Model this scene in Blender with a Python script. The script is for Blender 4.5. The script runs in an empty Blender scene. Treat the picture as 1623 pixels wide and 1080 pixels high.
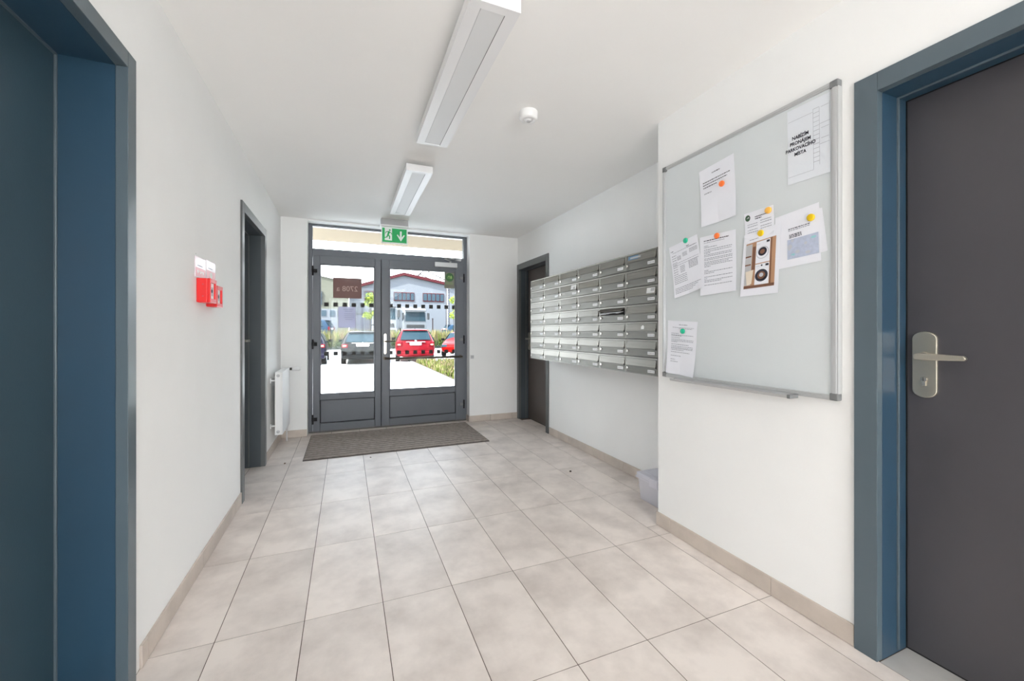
import bpy, math, random
from mathutils import Vector, Matrix
random.seed(7)
PI = math.pi
SC = bpy.context.scene
C = SC.collection

# ------------------------------------------------------------------ camera, sky, light, exposure
cam_d = bpy.data.cameras.new('camera')
cam = bpy.data.objects.new('camera', cam_d); C.objects.link(cam)
cam.location = (0, 0, 1.1654)
YAW = math.atan((811.5 - 548.64) / 643.95)
cam.rotation_euler = (PI / 2, 0, -YAW)
cam_d.sensor_fit = 'HORIZONTAL'; cam_d.sensor_width = 36
cam_d.lens = 36 * 643.95 / 1623
cam_d.shift_y = -(540 - 525.7) / 1623
cam_d.clip_start = 0.02; cam_d.clip_end = 400
SC.camera = cam

w = bpy.data.worlds.new('sky'); SC.world = w; w.use_nodes = True
nt = w.node_tree; nt.nodes.clear()
wo = nt.nodes.new('ShaderNodeOutputWorld'); bg = nt.nodes.new('ShaderNodeBackground')
tc = nt.nodes.new('ShaderNodeTexCoord'); sx = nt.nodes.new('ShaderNodeSeparateXYZ'); rp = nt.nodes.new('ShaderNodeValToRGB')
nt.links.new(tc.outputs['Generated'], sx.inputs[0]); nt.links.new(sx.outputs['Z'], rp.inputs[0])
rp.color_ramp.elements[0].color = (0.98, 0.985, 1.0, 1); rp.color_ramp.elements[0].position = 0.0
rp.color_ramp.elements[1].color = (0.66, 0.79, 1.0, 1); rp.color_ramp.elements[1].position = 0.8
nt.links.new(rp.outputs[0], bg.inputs[0]); bg.inputs[1].default_value = 8.0
nt.links.new(bg.outputs[0], wo.inputs[0])

def light(name, kind, loc, rot, energy, color=(1, 1, 1), size=None, sizey=None):
    d = bpy.data.lights.new(name, kind); d.energy = energy; d.color = color
    if kind == 'AREA':
        d.shape = 'RECTANGLE'; d.size = size; d.size_y = sizey
    o = bpy.data.objects.new(name, d); o.location = loc; o.rotation_euler = rot; C.objects.link(o); return o
sun = light('sun', 'SUN', (-20, 0, 30), (0, 0, 0), 22.0, (1.0, 0.97, 0.92))
sun.rotation_euler = Vector((-0.78, -0.42, 1.15)).to_track_quat('Z', 'Y').to_euler()
sun.data.angle = 0.01
# fill lamps added behind the camera to brighten the hall; no known source
light('rear_fill_light', 'AREA', (0.55, -5.47, 1.35), (PI / 2, 0, 0), 80, (0.93, 0.97, 1.0), 2.2, 2.0)
light('ceiling_fill_light', 'AREA', (0.95, -3.5, 2.41), (0, 0, 0), 78, (0.93, 0.97, 1.0), 1.4, 3.0)  # added overhead fill; no skylight is built
SC.view_settings.view_transform = 'Standard'; SC.view_settings.look = 'None'
SC.view_settings.gamma = 1; SC.view_settings.use_curve_mapping = False
SC.view_settings.exposure = 0.17
SC.cycles.max_bounces = 12; SC.cycles.diffuse_bounces = 8; SC.cycles.transparent_max_bounces = 16
SC.cycles.sample_clamp_indirect = 4.0

# ------------------------------------------------------------------ helpers
def s2l(c):
    return tuple(((v / 255) / 12.92 if v / 255 <= 0.04045 else ((v / 255 + 0.055) / 1.055) ** 2.4) for v in c)

def mat(name, rgb, rough=0.5, metal=0.0, noise=0.0, nscale=5.0, bump=0.0, bscale=60.0, stretch=None, spec=0.5,
        emit=0.0, alpha=1.0, rnd=0.0, dark=None, trans=0.0, coat=0.0):
    m = bpy.data.materials.new(name); m.use_nodes = True
    t = m.node_tree; b = t.nodes['Principled BSDF']
    col = s2l(rgb)
    b.inputs['Base Color'].default_value = (*col, 1)
    b.inputs['Roughness'].default_value = rough; b.inputs['Metallic'].default_value = metal
    b.inputs['Specular IOR Level'].default_value = spec
    b.inputs['Alpha'].default_value = alpha
    b.inputs['Transmission Weight'].default_value = trans
    b.inputs['Coat Weight'].default_value = coat
    if emit:
        b.inputs['Emission Color'].default_value = (*col, 1); b.inputs['Emission Strength'].default_value = emit
    src = None
    if noise or bump or rnd:
        co = t.nodes.new('ShaderNodeTexCoord'); mp = t.nodes.new('ShaderNodeMapping')
        t.links.new(co.outputs['Object'], mp.inputs[0])
        if stretch: mp.inputs['Scale'].default_value = stretch
        if rnd:
            oi = t.nodes.new('ShaderNodeObjectInfo'); mu = t.nodes.new('ShaderNodeVectorMath'); mu.operation = 'SCALE'
            cb = t.nodes.new('ShaderNodeCombineXYZ')
            for k in range(3): t.links.new(oi.outputs['Random'], cb.inputs[k])
            t.links.new(cb.outputs[0], mu.inputs[0]); mu.inputs['Scale'].default_value = 57
            t.links.new(mu.outputs[0], mp.inputs['Location'])
    if noise:
        n = t.nodes.new('ShaderNodeTexNoise'); n.inputs['Scale'].default_value = nscale; n.inputs['Detail'].default_value = 6
        n.inputs['Roughness'].default_value = 0.6
        t.links.new(mp.outputs[0], n.inputs['Vector'])
        r = t.nodes.new('ShaderNodeValToRGB')
        d = s2l(dark) if dark else tuple(v * (1 - noise) for v in col)
        r.color_ramp.elements[0].color = (*d, 1); r.color_ramp.elements[0].position = 0.3
        r.color_ramp.elements[1].color = (*[min(1, v * (1 + noise * 0.3)) for v in col], 1); r.color_ramp.elements[1].position = 0.62
        t.links.new(n.outputs['Fac'], r.inputs[0]); src = r.outputs[0]
        if rnd:
            hs = t.nodes.new('ShaderNodeHueSaturation'); ma = t.nodes.new('ShaderNodeMath'); ma.operation = 'MULTIPLY_ADD'
            t.links.new(oi.outputs['Random'], ma.inputs[0]); ma.inputs[1].default_value = rnd; ma.inputs[2].default_value = 1 - rnd / 2
            t.links.new(ma.outputs[0], hs.inputs['Value']); t.links.new(src, hs.inputs['Color']); src = hs.outputs[0]
        t.links.new(src, b.inputs['Base Color'])
    if bump:
        n2 = t.nodes.new('ShaderNodeTexNoise'); n2.inputs['Scale'].default_value = bscale; n2.inputs['Detail'].default_value = 4
        t.links.new(mp.outputs[0], n2.inputs['Vector'])
        bp = t.nodes.new('ShaderNodeBump'); bp.inputs['Strength'].default_value = bump; bp.inputs['Distance'].default_value = 0.002
        t.links.new(n2.outputs['Fac'], bp.inputs['Height']); t.links.new(bp.outputs[0], b.inputs['Normal'])
    return m

M = {}
OUTK = 0.19      # outdoor surfaces: colours darkened to offset the boosted sky and sun
M['wall'] = mat('white_paint', (242, 242, 241), 0.85, noise=0.03, nscale=1.2, bump=0.12, bscale=180, spec=0.2)
M['ceil'] = mat('ceiling_paint', (246, 245, 243), 0.9, noise=0.02, nscale=0.8, spec=0.2)
M['tile'] = mat('beige_tile', (226, 216, 209), 0.46, spec=0.35, noise=0.2, nscale=4.5, bump=0.1, bscale=40, rnd=0.07, dark=(203, 192, 185))
M['tile_grey'] = mat('grey_tile', (190, 187, 183), 0.45, noise=0.12, nscale=6, rnd=0.03)
M['skirt'] = mat('skirting_tile', (198, 186, 176), 0.45, noise=0.14, nscale=6, rnd=0.06)
M['grout'] = mat('grout', (96, 80, 72), 0.9, noise=0.1, nscale=30)
M['blue'] = mat('frame_paint_blue_tint', (46, 72, 92), 0.3, noise=0.06, nscale=2, bump=0.05, bscale=90)  # tint of the local light put into the paint of the near frames
M['bluegrey'] = mat('casing_paint_blue_tint', (84, 97, 105), 0.32, noise=0.04, nscale=2, bump=0.05, bscale=90)
M['leafblue'] = mat('blue_door_leaf_paint', (52, 74, 86), 0.4, noise=0.06, nscale=2, bump=0.08, bscale=200)
M['anthra'] = mat('anthracite_paint', (92, 95, 96), 0.38, noise=0.05, nscale=3, bump=0.05, bscale=90)
M['anthra_d'] = mat('dark_anthracite_paint', (70, 77, 82), 0.38, noise=0.05, nscale=3)
M['leafdark'] = mat('charcoal_door_leaf', (72, 70, 75), 0.42, noise=0.08, nscale=2.2, bump=0.06, bscale=30)
M['leafbrown'] = mat('brown_grey_door_leaf', (86, 78, 74), 0.45, noise=0.06, nscale=3)
M['frame'] = mat('door_aluminium_grey', (98, 102, 109), 0.42, noise=0.04, nscale=4)
M['gap'] = mat('black_rubber_and_shade', (20, 20, 22), 0.8)
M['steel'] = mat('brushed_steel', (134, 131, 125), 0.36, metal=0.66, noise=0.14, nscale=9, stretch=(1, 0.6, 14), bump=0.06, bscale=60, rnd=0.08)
M['steel_shade'] = mat('brushed_steel_shaded', (110, 108, 103), 0.42, metal=0.6, noise=0.14, nscale=9, stretch=(1, 0.6, 14), bump=0.06, bscale=60, rnd=0.08)  # darker copy of the brushed steel, shade of the recessed doors put in
M['steel_e'] = mat('bright_steel', (205, 200, 192), 0.25, metal=0.9)
M['steel_d'] = mat('dark_steel', (92, 90, 87), 0.4, metal=0.7)
M['nickel'] = mat('satin_nickel', (205, 198, 184), 0.28, metal=0.9)
M['bronze'] = mat('worn_bar_metal', (96, 88, 78), 0.35, metal=0.7)
M['white'] = mat('white_plastic', (238, 238, 238), 0.4)
M['lamp_w'] = mat('lamp_housing_white', (236, 236, 237), 0.35)
M['lamp_d'] = mat('lamp_diffuser', (222, 223, 224), 0.5)
M['grey'] = mat('grey_plastic', (120, 121, 122), 0.5)
M['lgrey'] = mat('light_grey_plastic', (186, 186, 188), 0.5)
M['board'] = mat('whiteboard_enamel', (212, 217, 219), 0.22, noise=0.02, nscale=2)
M['alu'] = mat('aluminium', (198, 199, 200), 0.35, metal=0.5)
M['paper'] = mat('paper', (232, 233, 240), 0.8, noise=0.02, nscale=6)
M['sleeve'] = mat('plastic_sleeve', (222, 226, 232), 0.2)
M['ink'] = mat('black_ink', (38, 38, 52), 0.8)
M['inkg'] = mat('grey_ink', (150, 152, 162), 0.8)
M['inkl'] = mat('pale_grey_ink', (190, 192, 200), 0.8)
M['orange'] = mat('orange_magnet', (240, 118, 52), 0.35)
M['teal'] = mat('teal_magnet', (28, 178, 140), 0.35)
M['yellow'] = mat('yellow_magnet', (224, 186, 10), 0.35)
M['amber'] = mat('amber_magnet', (240, 180, 80), 0.35)
M['dgreen'] = mat('dark_green_print', (64, 92, 68), 0.6)
M['red'] = mat('signal_red', (222, 12, 14), 0.35, coat=0.3)
M['redp'] = mat('red_print', (196, 84, 92), 0.3)
M['pinkp'] = mat('pale_pink_plastic', (238, 218, 226), 0.2, alpha=0.85)
M['green'] = mat('exit_green', (6, 160, 84), 0.4, emit=0.12)
M['signw'] = mat('sign_white', (240, 246, 242), 0.4)
M['mat'] = mat('door_mat_fibre', (138, 128, 122), 0.95, noise=0.35, nscale=30, bump=0.6, bscale=300)
M['matl'] = mat('door_mat_light_fibre', (168, 158, 150), 0.95, noise=0.3, nscale=30, bump=0.5, bscale=300)
M['matb'] = mat('door_mat_backing', (70, 64, 62), 0.95)
M['pebble'] = mat('dark_pebble', (60, 54, 50), 0.8, noise=0.2)
M['crumb'] = mat('brown_grit', (140, 120, 105), 0.9, noise=0.2)
# outside
M['paving'] = mat('pale_paving', (222, 220, 216), 0.85, noise=0.06, nscale=3)
M['kerb'] = mat('kerb_stone', (212, 210, 204), 0.85, noise=0.08)
M['soil'] = mat('dry_soil', (140, 128, 96), 0.95, noise=0.3, nscale=4)
M['asph'] = mat('asphalt', (120, 122, 124), 0.9, noise=0.15, nscale=6)
M['render_b'] = mat('beige_render', (255, 232, 202), 0.9, noise=0.05, nscale=2)
M['bwhite'] = mat('hall_white_cladding', (196, 202, 212), 0.7, noise=0.03, nscale=0.5)
M['bbeige'] = mat('pale_green_beige_render', (176, 176, 158), 0.85, noise=0.05, nscale=0.5)
M['roofred'] = mat('dark_red_flashing', (132, 58, 66), 0.6)
M['winblue'] = mat('blue_window_glass', (96, 124, 142), 0.15)
M['trussm'] = mat('rusty_steel', (104, 94, 96), 0.7)
M['wallblue'] = mat('lilac_grey_concrete', (146, 150, 168), 0.85, noise=0.08, nscale=0.7)
M['carblack'] = mat('black_car_paint', (44, 46, 48), 0.3, spec=0.25, coat=0.15)
M['carred'] = mat('red_car_paint', (196, 34, 52), 0.3, spec=0.25, coat=0.15)
M['carred2'] = mat('bright_red_car_paint', (214, 30, 26), 0.3, spec=0.25, coat=0.15)
M['carblue'] = mat('dark_violet_car_paint', (44, 40, 74), 0.3, spec=0.25, coat=0.15)
M['carpale'] = mat('blue_car_paint', (70, 104, 136), 0.3, spec=0.25, coat=0.15)
M['cglass'] = mat('car_glass', (70, 98, 112), 0.1, spec=0.4)
M['tail'] = mat('tail_light_red', (190, 20, 50), 0.15, coat=1.0)
M['tailo'] = mat('tail_light_clear', (238, 150, 120), 0.15, coat=1.0)
M['tyre'] = mat('tyre_rubber', (28, 28, 28), 0.85)
M['truckw'] = mat('white_truck_paint', (214, 220, 226), 0.3, coat=0.4)
M['leaf1'] = mat('sunlit_leaf', (196, 222, 60), 0.6, noise=0.25, nscale=2)
M['leaf2'] = mat('hedge_leaf', (56, 92, 36), 0.7, noise=0.35, nscale=3)
M['grassy'] = mat('dry_grass', (226, 216, 150), 0.9, noise=0.3, nscale=1.5)
M['grassg'] = mat('green_grass', (164, 180, 84), 0.9, noise=0.3, nscale=1.5)
M['grassp'] = mat('reddish_grass', (228, 196, 156), 0.9, noise=0.25, nscale=1.5)
M['bark'] = mat('bark', (96, 84, 70), 0.9)
M['sticker_blue'] = mat('blue_sticker', (92, 134, 170), 0.5)
M['sqr'] = mat('black_glass_film', (44, 44, 42), 0.6, alpha=0.93)
M['film_red'] = mat('red_brown_film', (112, 74, 68), 0.5, alpha=0.95)
M['film_redl'] = mat('pale_numerals', (190, 162, 152), 0.5)
M['film_green'] = mat('green_sticker', (38, 92, 34), 0.5)
M['film_greenl'] = mat('light_green_print', (150, 186, 110), 0.5)
M['film_grey'] = mat('olive_grey_film', (128, 128, 112), 0.5, alpha=0.9)
M['note'] = mat('notice_paper_back', (205, 208, 232), 0.8, alpha=0.72)
M['notei'] = mat('notice_print_back', (140, 144, 170), 0.8)
M['wood'] = mat('wood_print', (178, 136, 104), 0.7)
M['woodd'] = mat('brown_print', (120, 82, 62), 0.7)
M['maskb'] = mat('pale_blue_print', (184, 192, 212), 0.7, noise=0.12, nscale=60)
M['aqua'] = mat('aqua_print', (150, 200, 206), 0.7)
M['creamp'] = mat('cream_print', (226, 214, 196), 0.7)

def glassmat():
    m = bpy.data.materials.new('window_glass'); m.use_nodes = True; t = m.node_tree; t.nodes.clear()
    o = t.nodes.new('ShaderNodeOutputMaterial'); mx = t.nodes.new('ShaderNodeMixShader'); tr = t.nodes.new('ShaderNodeBsdfTransparent')
    gl = t.nodes.new('ShaderNodeBsdfGlossy'); gl.inputs['Roughness'].default_value = 0.0; fr = t.nodes.new('ShaderNodeFresnel'); fr.inputs[0].default_value = 1.22
    tr.inputs[0].default_value = (0.96, 0.985, 0.98, 1)
    t.links.new(fr.outputs[0], mx.inputs[0]); t.links.new(tr.outputs[0], mx.inputs[1]); t.links.new(gl.outputs[0], mx.inputs[2]); t.links.new(mx.outputs[0], o.inputs[0])
    return m
M['glass'] = glassmat()
def plasticmat(name, rgb, mixv):
    m = bpy.data.materials.new(name); m.use_nodes = True; t = m.node_tree
    b = t.nodes['Principled BSDF']; b.inputs['Base Color'].default_value = (*s2l(rgb), 1); b.inputs['Roughness'].default_value = 0.25
    b.inputs['Alpha'].default_value = mixv
    return m
M['clearbox'] = plasticmat('translucent_box_plastic', (240, 240, 250), 0.6)
M['clearlid'] = plasticmat('translucent_lid_plastic', (234, 234, 244), 0.7)

def paving_brick(m):
    t = m.node_tree; b = t.nodes['Principled BSDF']
    co = t.nodes.new('ShaderNodeTexCoord'); br = t.nodes.new('ShaderNodeTexBrick')
    br.inputs['Scale'].default_value = 1; br.inputs['Brick Width'].default_value = 0.4; br.inputs['Row Height'].default_value = 0.2
    br.inputs['Mortar Size'].default_value = 0.006; br.inputs['Color1'].default_value = (*s2l((224, 222, 218)), 1)
    br.inputs['Color2'].default_value = (*s2l((214, 212, 208)), 1); br.inputs['Mortar'].default_value = (*s2l((176, 174, 170)), 1)
    t.links.new(co.outputs['Object'], br.inputs['Vector']); t.links.new(br.outputs['Color'], b.inputs['Base Color'])
paving_brick(M['paving'])

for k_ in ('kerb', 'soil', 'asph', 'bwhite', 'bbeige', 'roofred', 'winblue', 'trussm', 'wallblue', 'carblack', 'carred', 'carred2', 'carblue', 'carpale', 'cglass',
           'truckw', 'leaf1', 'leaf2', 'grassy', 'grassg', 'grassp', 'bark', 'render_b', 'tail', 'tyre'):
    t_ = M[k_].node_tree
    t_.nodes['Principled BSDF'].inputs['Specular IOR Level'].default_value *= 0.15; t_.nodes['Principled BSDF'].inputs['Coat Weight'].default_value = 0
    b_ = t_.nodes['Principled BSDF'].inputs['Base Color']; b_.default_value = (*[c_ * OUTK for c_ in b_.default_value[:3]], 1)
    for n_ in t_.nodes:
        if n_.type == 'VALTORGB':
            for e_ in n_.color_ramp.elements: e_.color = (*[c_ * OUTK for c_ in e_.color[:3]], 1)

class MB:
    def __init__(s): s.v = []; s.f = []; s.m = []; s.sm = []
    def add(s, vs, fs, mi=0, smooth=False):
        k = len(s.v); s.v += [tuple(p) for p in vs]; s.f += [tuple(i + k for i in f) for f in fs]; s.m += [mi] * len(fs); s.sm += [smooth] * len(fs); return s
    def box(s, x0, x1, y0, y1, z0, z1, mi=0):
        return s.add([(x, y, z) for z in (z0, z1) for y in (y0, y1) for x in (x0, x1)],
                     [(0, 2, 3, 1), (4, 5, 7, 6), (0, 1, 5, 4), (2, 6, 7, 3), (0, 4, 6, 2), (1, 3, 7, 5)], mi)
    def quad(s, a, b, c, d, mi=0): return s.add([a, b, c, d], [(0, 1, 2, 3)], mi)
    def prism(s, poly, axis, a, b, mi=0):       # polygon (p,q) extruded along axis from a to b
        n = len(poly)
        def P(p, q, t): return {'x': (t, p, q), 'y': (p, t, q), 'z': (p, q, t)}[axis]
        vs = [P(p, q, a) for p, q in poly] + [P(p, q, b) for p, q in poly]
        return s.add(vs, [tuple(range(n))[::-1], tuple(range(n, 2 * n))] + [(i, (i + 1) % n, (i + 1) % n + n, i + n) for i in range(n)], mi)
    def tube(s, a, b, r, n=12, mi=0, r2=None, smooth=True):
        a = Vector(a); b = Vector(b); d = (b - a).normalized(); u = d.orthogonal().normalized(); w_ = d.cross(u)
        r2 = r if r2 is None else r2; vs = []
        for c, rr in ((a, r), (b, r2)):
            for i in range(n):
                t = 2 * PI * i / n; vs.append(c + u * (rr * math.cos(t)) + w_ * (rr * math.sin(t)))
        s.add(vs, [(i, (i + 1) % n, (i + 1) % n + n, i + n) for i in range(n)], mi, smooth)
        k = len(s.v) - 2 * n
        s.f += [tuple(range(k, k + n))[::-1], tuple(range(k + n, k + 2 * n))]; s.m += [mi, mi]; s.sm += [False, False]
        return s
    def lathe(s, prof, c, axis='z', n=24, mi=0, flip=1):     # prof (r, h)
        vs = []
        for r, h in prof:
            for i in range(n):
                t = 2 * PI * i / n; p, q = r * math.cos(t), r * math.sin(t)
                vs.append({'z': (c[0] + p, c[1] + q, c[2] + h * flip), 'x': (c[0] + h * flip, c[1] + p, c[2] + q), 'y': (c[0] + p, c[1] + h * flip, c[2] + q)}[axis])
        fs = [(j * n + i, j * n + (i + 1) % n, (j + 1) * n + (i + 1) % n, (j + 1) * n + i) for j in range(len(prof) - 1) for i in range(n)]
        s.add(vs, fs, mi, True); k = len(s.v) - n
        s.f.append(tuple(range(k, k + n))); s.m.append(mi); s.sm.append(False); return s
    def build(s, name, mats, parent=None, bevel=0, seg=2, off=None):
        if not isinstance(mats, (list, tuple)): mats = [mats]
        me = bpy.data.meshes.new(name); o3 = Vector((0, 0, 0))
        if parent is not None:
            p = parent
            while p is not None: o3 += p.location; p = p.parent
        if off is not None: o3 += Vector(off)
        me.from_pydata([tuple(Vector(v) - o3) for v in s.v], [], s.f)
        for m in mats: me.materials.append(m)
        for p, mi, sm in zip(me.polygons, s.m, s.sm): p.material_index = mi; p.use_smooth = sm
        me.update()
        import bmesh
        b = bmesh.new(); b.from_mesh(me); bmesh.ops.recalc_face_normals(b, faces=b.faces); b.to_mesh(me); b.free()
        o = bpy.data.objects.new(name, me); C.objects.link(o)
        if parent is not None: o.parent = parent
        if off is not None: o.location = off
        if bevel:
            md = o.modifiers.new('bevel', 'BEVEL'); md.width = bevel; md.segments = seg; md.limit_method = 'ANGLE'
        return o

def root(name, loc, label=None, cat=None, group=None, kind=None, rz=0):
    o = bpy.data.objects.new(name, None); o.empty_display_size = 0.05; C.objects.link(o); o.location = loc; o.rotation_euler = (0, 0, rz)
    return tag(o, label, cat, group, kind)
def tag(o, label=None, cat=None, group=None, kind=None):
    if label: o['label'] = label
    if cat: o['category'] = cat
    if group: o['group'] = group
    if kind: o['kind'] = kind
    return o
def struct(o, label=None): return tag(o, label, kind='structure')
def copy_tree(o, parent=None):
    c = o.copy(); C.objects.link(c)
    if parent is not None: c.parent = parent
    for ch in list(o.children): copy_tree(ch, c)
    return c
def centred(mb, name, mats, parent=None, bevel=0):          # mesh with its origin at its base centre
    xs, ys, zs = zip(*mb.v); off = Vector(((min(xs) + max(xs)) / 2, (min(ys) + max(ys)) / 2, min(zs)))
    p = parent; o3 = Vector((0, 0, 0))
    while p is not None: o3 += p.location; p = p.parent
    mb.v = [tuple(Vector(v) - o3) for v in mb.v]
    o = mb.build(name, mats, None, bevel, off=tuple(off - o3))
    if parent is not None: o.parent = parent
    return o

def text_mesh(txt, size, bold=0.0, spacing=1.0, align='CENTER'):   # returns 2-D (x,y) verts and faces
    cu = bpy.data.curves.new('t', 'FONT'); cu.body = txt; cu.size = size; cu.align_x = align; cu.align_y = 'CENTER'
    cu.offset = bold; cu.space_line = spacing; cu.resolution_u = 3
    o = bpy.data.objects.new('t', cu); C.objects.link(o); bpy.context.view_layer.update()
    me = o.to_mesh(); vs = [tuple(v.co) for v in me.vertices]; fs = [tuple(p.vertices) for p in me.polygons]
    o.to_mesh_clear(); bpy.data.objects.remove(o); bpy.data.curves.remove(cu); return vs, fs

# ------------------------------------------------------------------ dimensions
XL, XP, XM, YB, YP, H = -0.66, 1.742, 2.14, 5.04, 1.935, 2.42
YR = -5.5                       # rear wall (behind the camera)
TH = 0.25

# ------------------------------------------------------------------ floor with tiles
fl = struct(MB().box(-1.1, 2.5, YR - TH, 5.36, -0.15, -0.0012).build('floor', M['grout']))
xs = [XL - 0.16] + [-0.4572 + 0.302 * i for i in range(0, 9)] + [XM + 0.15]
xs = [-0.82] + [-0.7592 + 0.302 * i for i in range(0, 10)] + [2.30]
ys = sorted([1.8294 + 0.602 * k for k in range(-12, 6)] + [5.17]); ys = [YR] + [y for y in ys if y > YR + 0.05]
def tile(x0, x1, y0, y1, m='tile', z=0.0):
    g = 0.0016
    if x1 - x0 < 0.012 or y1 - y0 < 0.012: return
    mb = MB(); mb.box(x0 + g, x1 - g, y0 + g, y1 - g, z - 0.012, z)
    centred(mb, 'tile', M[m], fl)
def ftile(x0, x1, y0, y1):
    # cut against the walls and the pier
    lo = XL
    if 3.29 < (y0 + y1) / 2 < 4.3 : lo = -0.81
    if (y0 + y1) / 2 > 5.04: lo = -0.40
    x0 = max(x0, lo)
    hi = XM if (y0 + y1) / 2 > YP else XP
    if 4.2 < (y0 + y1) / 2 < 5.0: hi = XM
    if (y0 + y1) / 2 > 5.04: hi = 1.466
    x1 = min(x1, hi)
    if x1 > x0: tile(x0, x1, y0, y1)
ycuts = sorted(set(ys + [YP, 3.29, 4.06, 4.19, 4.97, 5.04]))
for i in range(len(xs) - 1):
    for j in range(len(ys) - 1):
        a, b = ys[j], ys[j + 1]
        cuts = [a, b]
        if xs[i + 1] > XP and a < YP < b: cuts.append(YP)
        if a < 5.04 < b and (xs[i] < -0.40 or xs[i + 1] > 1.466): cuts.append(5.04)
        if xs[i + 1] < -0.4 :
            for q in (3.29, 4.06):
                if a < q < b: cuts.append(q)
        cuts.sort()
        for p, q in zip(cuts[:-1], cuts[1:]): ftile(xs[i], xs[i + 1], p, q)
for y0, y1 in ((-0.06, 0.39), (0.39, 0.837)): tile(XP, 1.935, y0, y1, 'tile_grey')
tile(XM, 2.28, 4.19, 4.9, 'tile')

# ------------------------------------------------------------------ walls
def wall(name, boxes, m='wall'):
    mb = MB()
    for b in boxes: mb.box(*b)
    return struct(mb.build(name, M[m]))
wall('wall_left', [(XL - TH, XL, YR, 0.72, 0, H), (XL - TH, XL, 0.72, 1.70, 2.035, H), (XL - TH, XL, 1.70, 3.27, 0, H),
                   (XL - TH, XL, 3.27, 4.085, 2.02, H), (XL - TH, XL, 4.085, YB, 0, H), (XL - TH - 0.02, XL - TH, 0.5, 4.3, 0, H)])
wall('wall_pier', [(XP, XM - 0.0005, 0.87, YP, 0, H), (XP, XM - 0.0005, -0.10, 0.87, 2.04, H), (XP, XM - 0.0005, YR, -0.10, 0, H), (XM - 0.16, XM - 0.0005, -0.1, 0.87, 0, 2.04)])
wall('wall_right', [(XM, XM + TH, YP, 4.16, 0, H), (XM, XM + TH, 4.16, 5.01, 2.01, H), (XM, XM + TH, 5.01, YB, 0, H), (XM + 0.2, XM + TH, 4.16, 5.01, 0, 2.01), (XM, XM + TH, YR, YP, 0, H)])
wall('wall_back', [(XL - TH, -0.40, YB, 5.36, 0, H), (1.468, XM + TH, YB, 5.36, 0, H), (-0.40, 1.468, YB, 5.36, 2.403, H)])
wall('wall_front', [(XL - TH, -0.55, YR - TH, YR, 0, H), (1.65, XM + TH, YR - TH, YR, 0, H), (-0.55, 1.65, YR - TH, YR, 0, 0.35), (-0.55, 1.65, YR - TH, YR, 2.35, H)])
struct(MB().box(XL - TH, XM + TH, YR - TH, 5.36, H, H + 0.2).build('ceiling', M['ceil']))
win = struct(root('added_window_1', (0.55, YR, 0.35)))  # unseen window added to house the rear fill lamp
mb = MB()
for a in ((-0.55, 1.65, YR - 0.11, YR - 0.05, 0.35, 0.41), (-0.55, 1.65, YR - 0.11, YR - 0.05, 2.29, 2.35), (-0.55, -0.49, YR - 0.11, YR - 0.05, 0.41, 2.29), (1.59, 1.65, YR - 0.11, YR - 0.05, 0.41, 2.29), (0.52, 0.58, YR - 0.11, YR - 0.05, 0.41, 2.29)): mb.box(*a)
mb.build('window_frame', M['anthra_d'], win)
MB().box(-0.49, 1.59, YR - 0.09, YR - 0.08, 0.41, 2.29).build('pane', M['glass'], win)

# skirting tiles: joints follow the floor tile rows
def skirting(name, axis, c0, c1, a, b, joints, h=0.08, flip=1):
    r = struct(root(name, (0, 0, 0)))
    cuts = [a] + [j for j in joints if a + 0.02 < j < b - 0.02] + [b]
    for p, q in zip(cuts[:-1], cuts[1:]):
        m = MB()
        p += 0.001; q -= 0.001
        if axis == 'y': m.box(c0, c1, p, q, 0.002, h)
        else: m.box(p, q, c0, c1, 0.002, h)
        centred(m, 'skirting_tile', M['skirt'], r, 0.001)
    return r
jy = [1.8294 + 0.602 * k for k in range(-12, 6)]
skirting('baseboard_left', 'y', XL, XL + 0.009, 1.78, 3.225, jy)
skirting('baseboard_left_far', 'y', XL, XL + 0.009, 4.13, YB, [4.8])
skirting('baseboard_left_near', 'y', XL, XL + 0.009, YR, 0.66, jy)
skirting('baseboard_right', 'y', XP - 0.009, XP, 0.91, YP + 0.009, jy)
skirting('baseboard_right_near', 'y', XP - 0.009, XP, YR, -0.13, jy)
skirting('baseboard_mail_side', 'y', XM - 0.009, XM, YP, 4.11, [2.43, 2.78, 3.05, 3.63, 3.9], 0.08)
skirting('baseboard_back', 'x', YB - 0.009, YB, XL, -0.402, [])
skirting('baseboard_back_right', 'x', YB - 0.009, YB, 1.462, XM - 0.01, [1.75, 2.05])
r = struct(root('baseboard_reveal', (1.462, YB, 0))); MB().box(1.457, 1.466, 5.04, 5.165, 0.002, 0.08).build('skirting_tile', M['skirt'], r)

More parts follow.
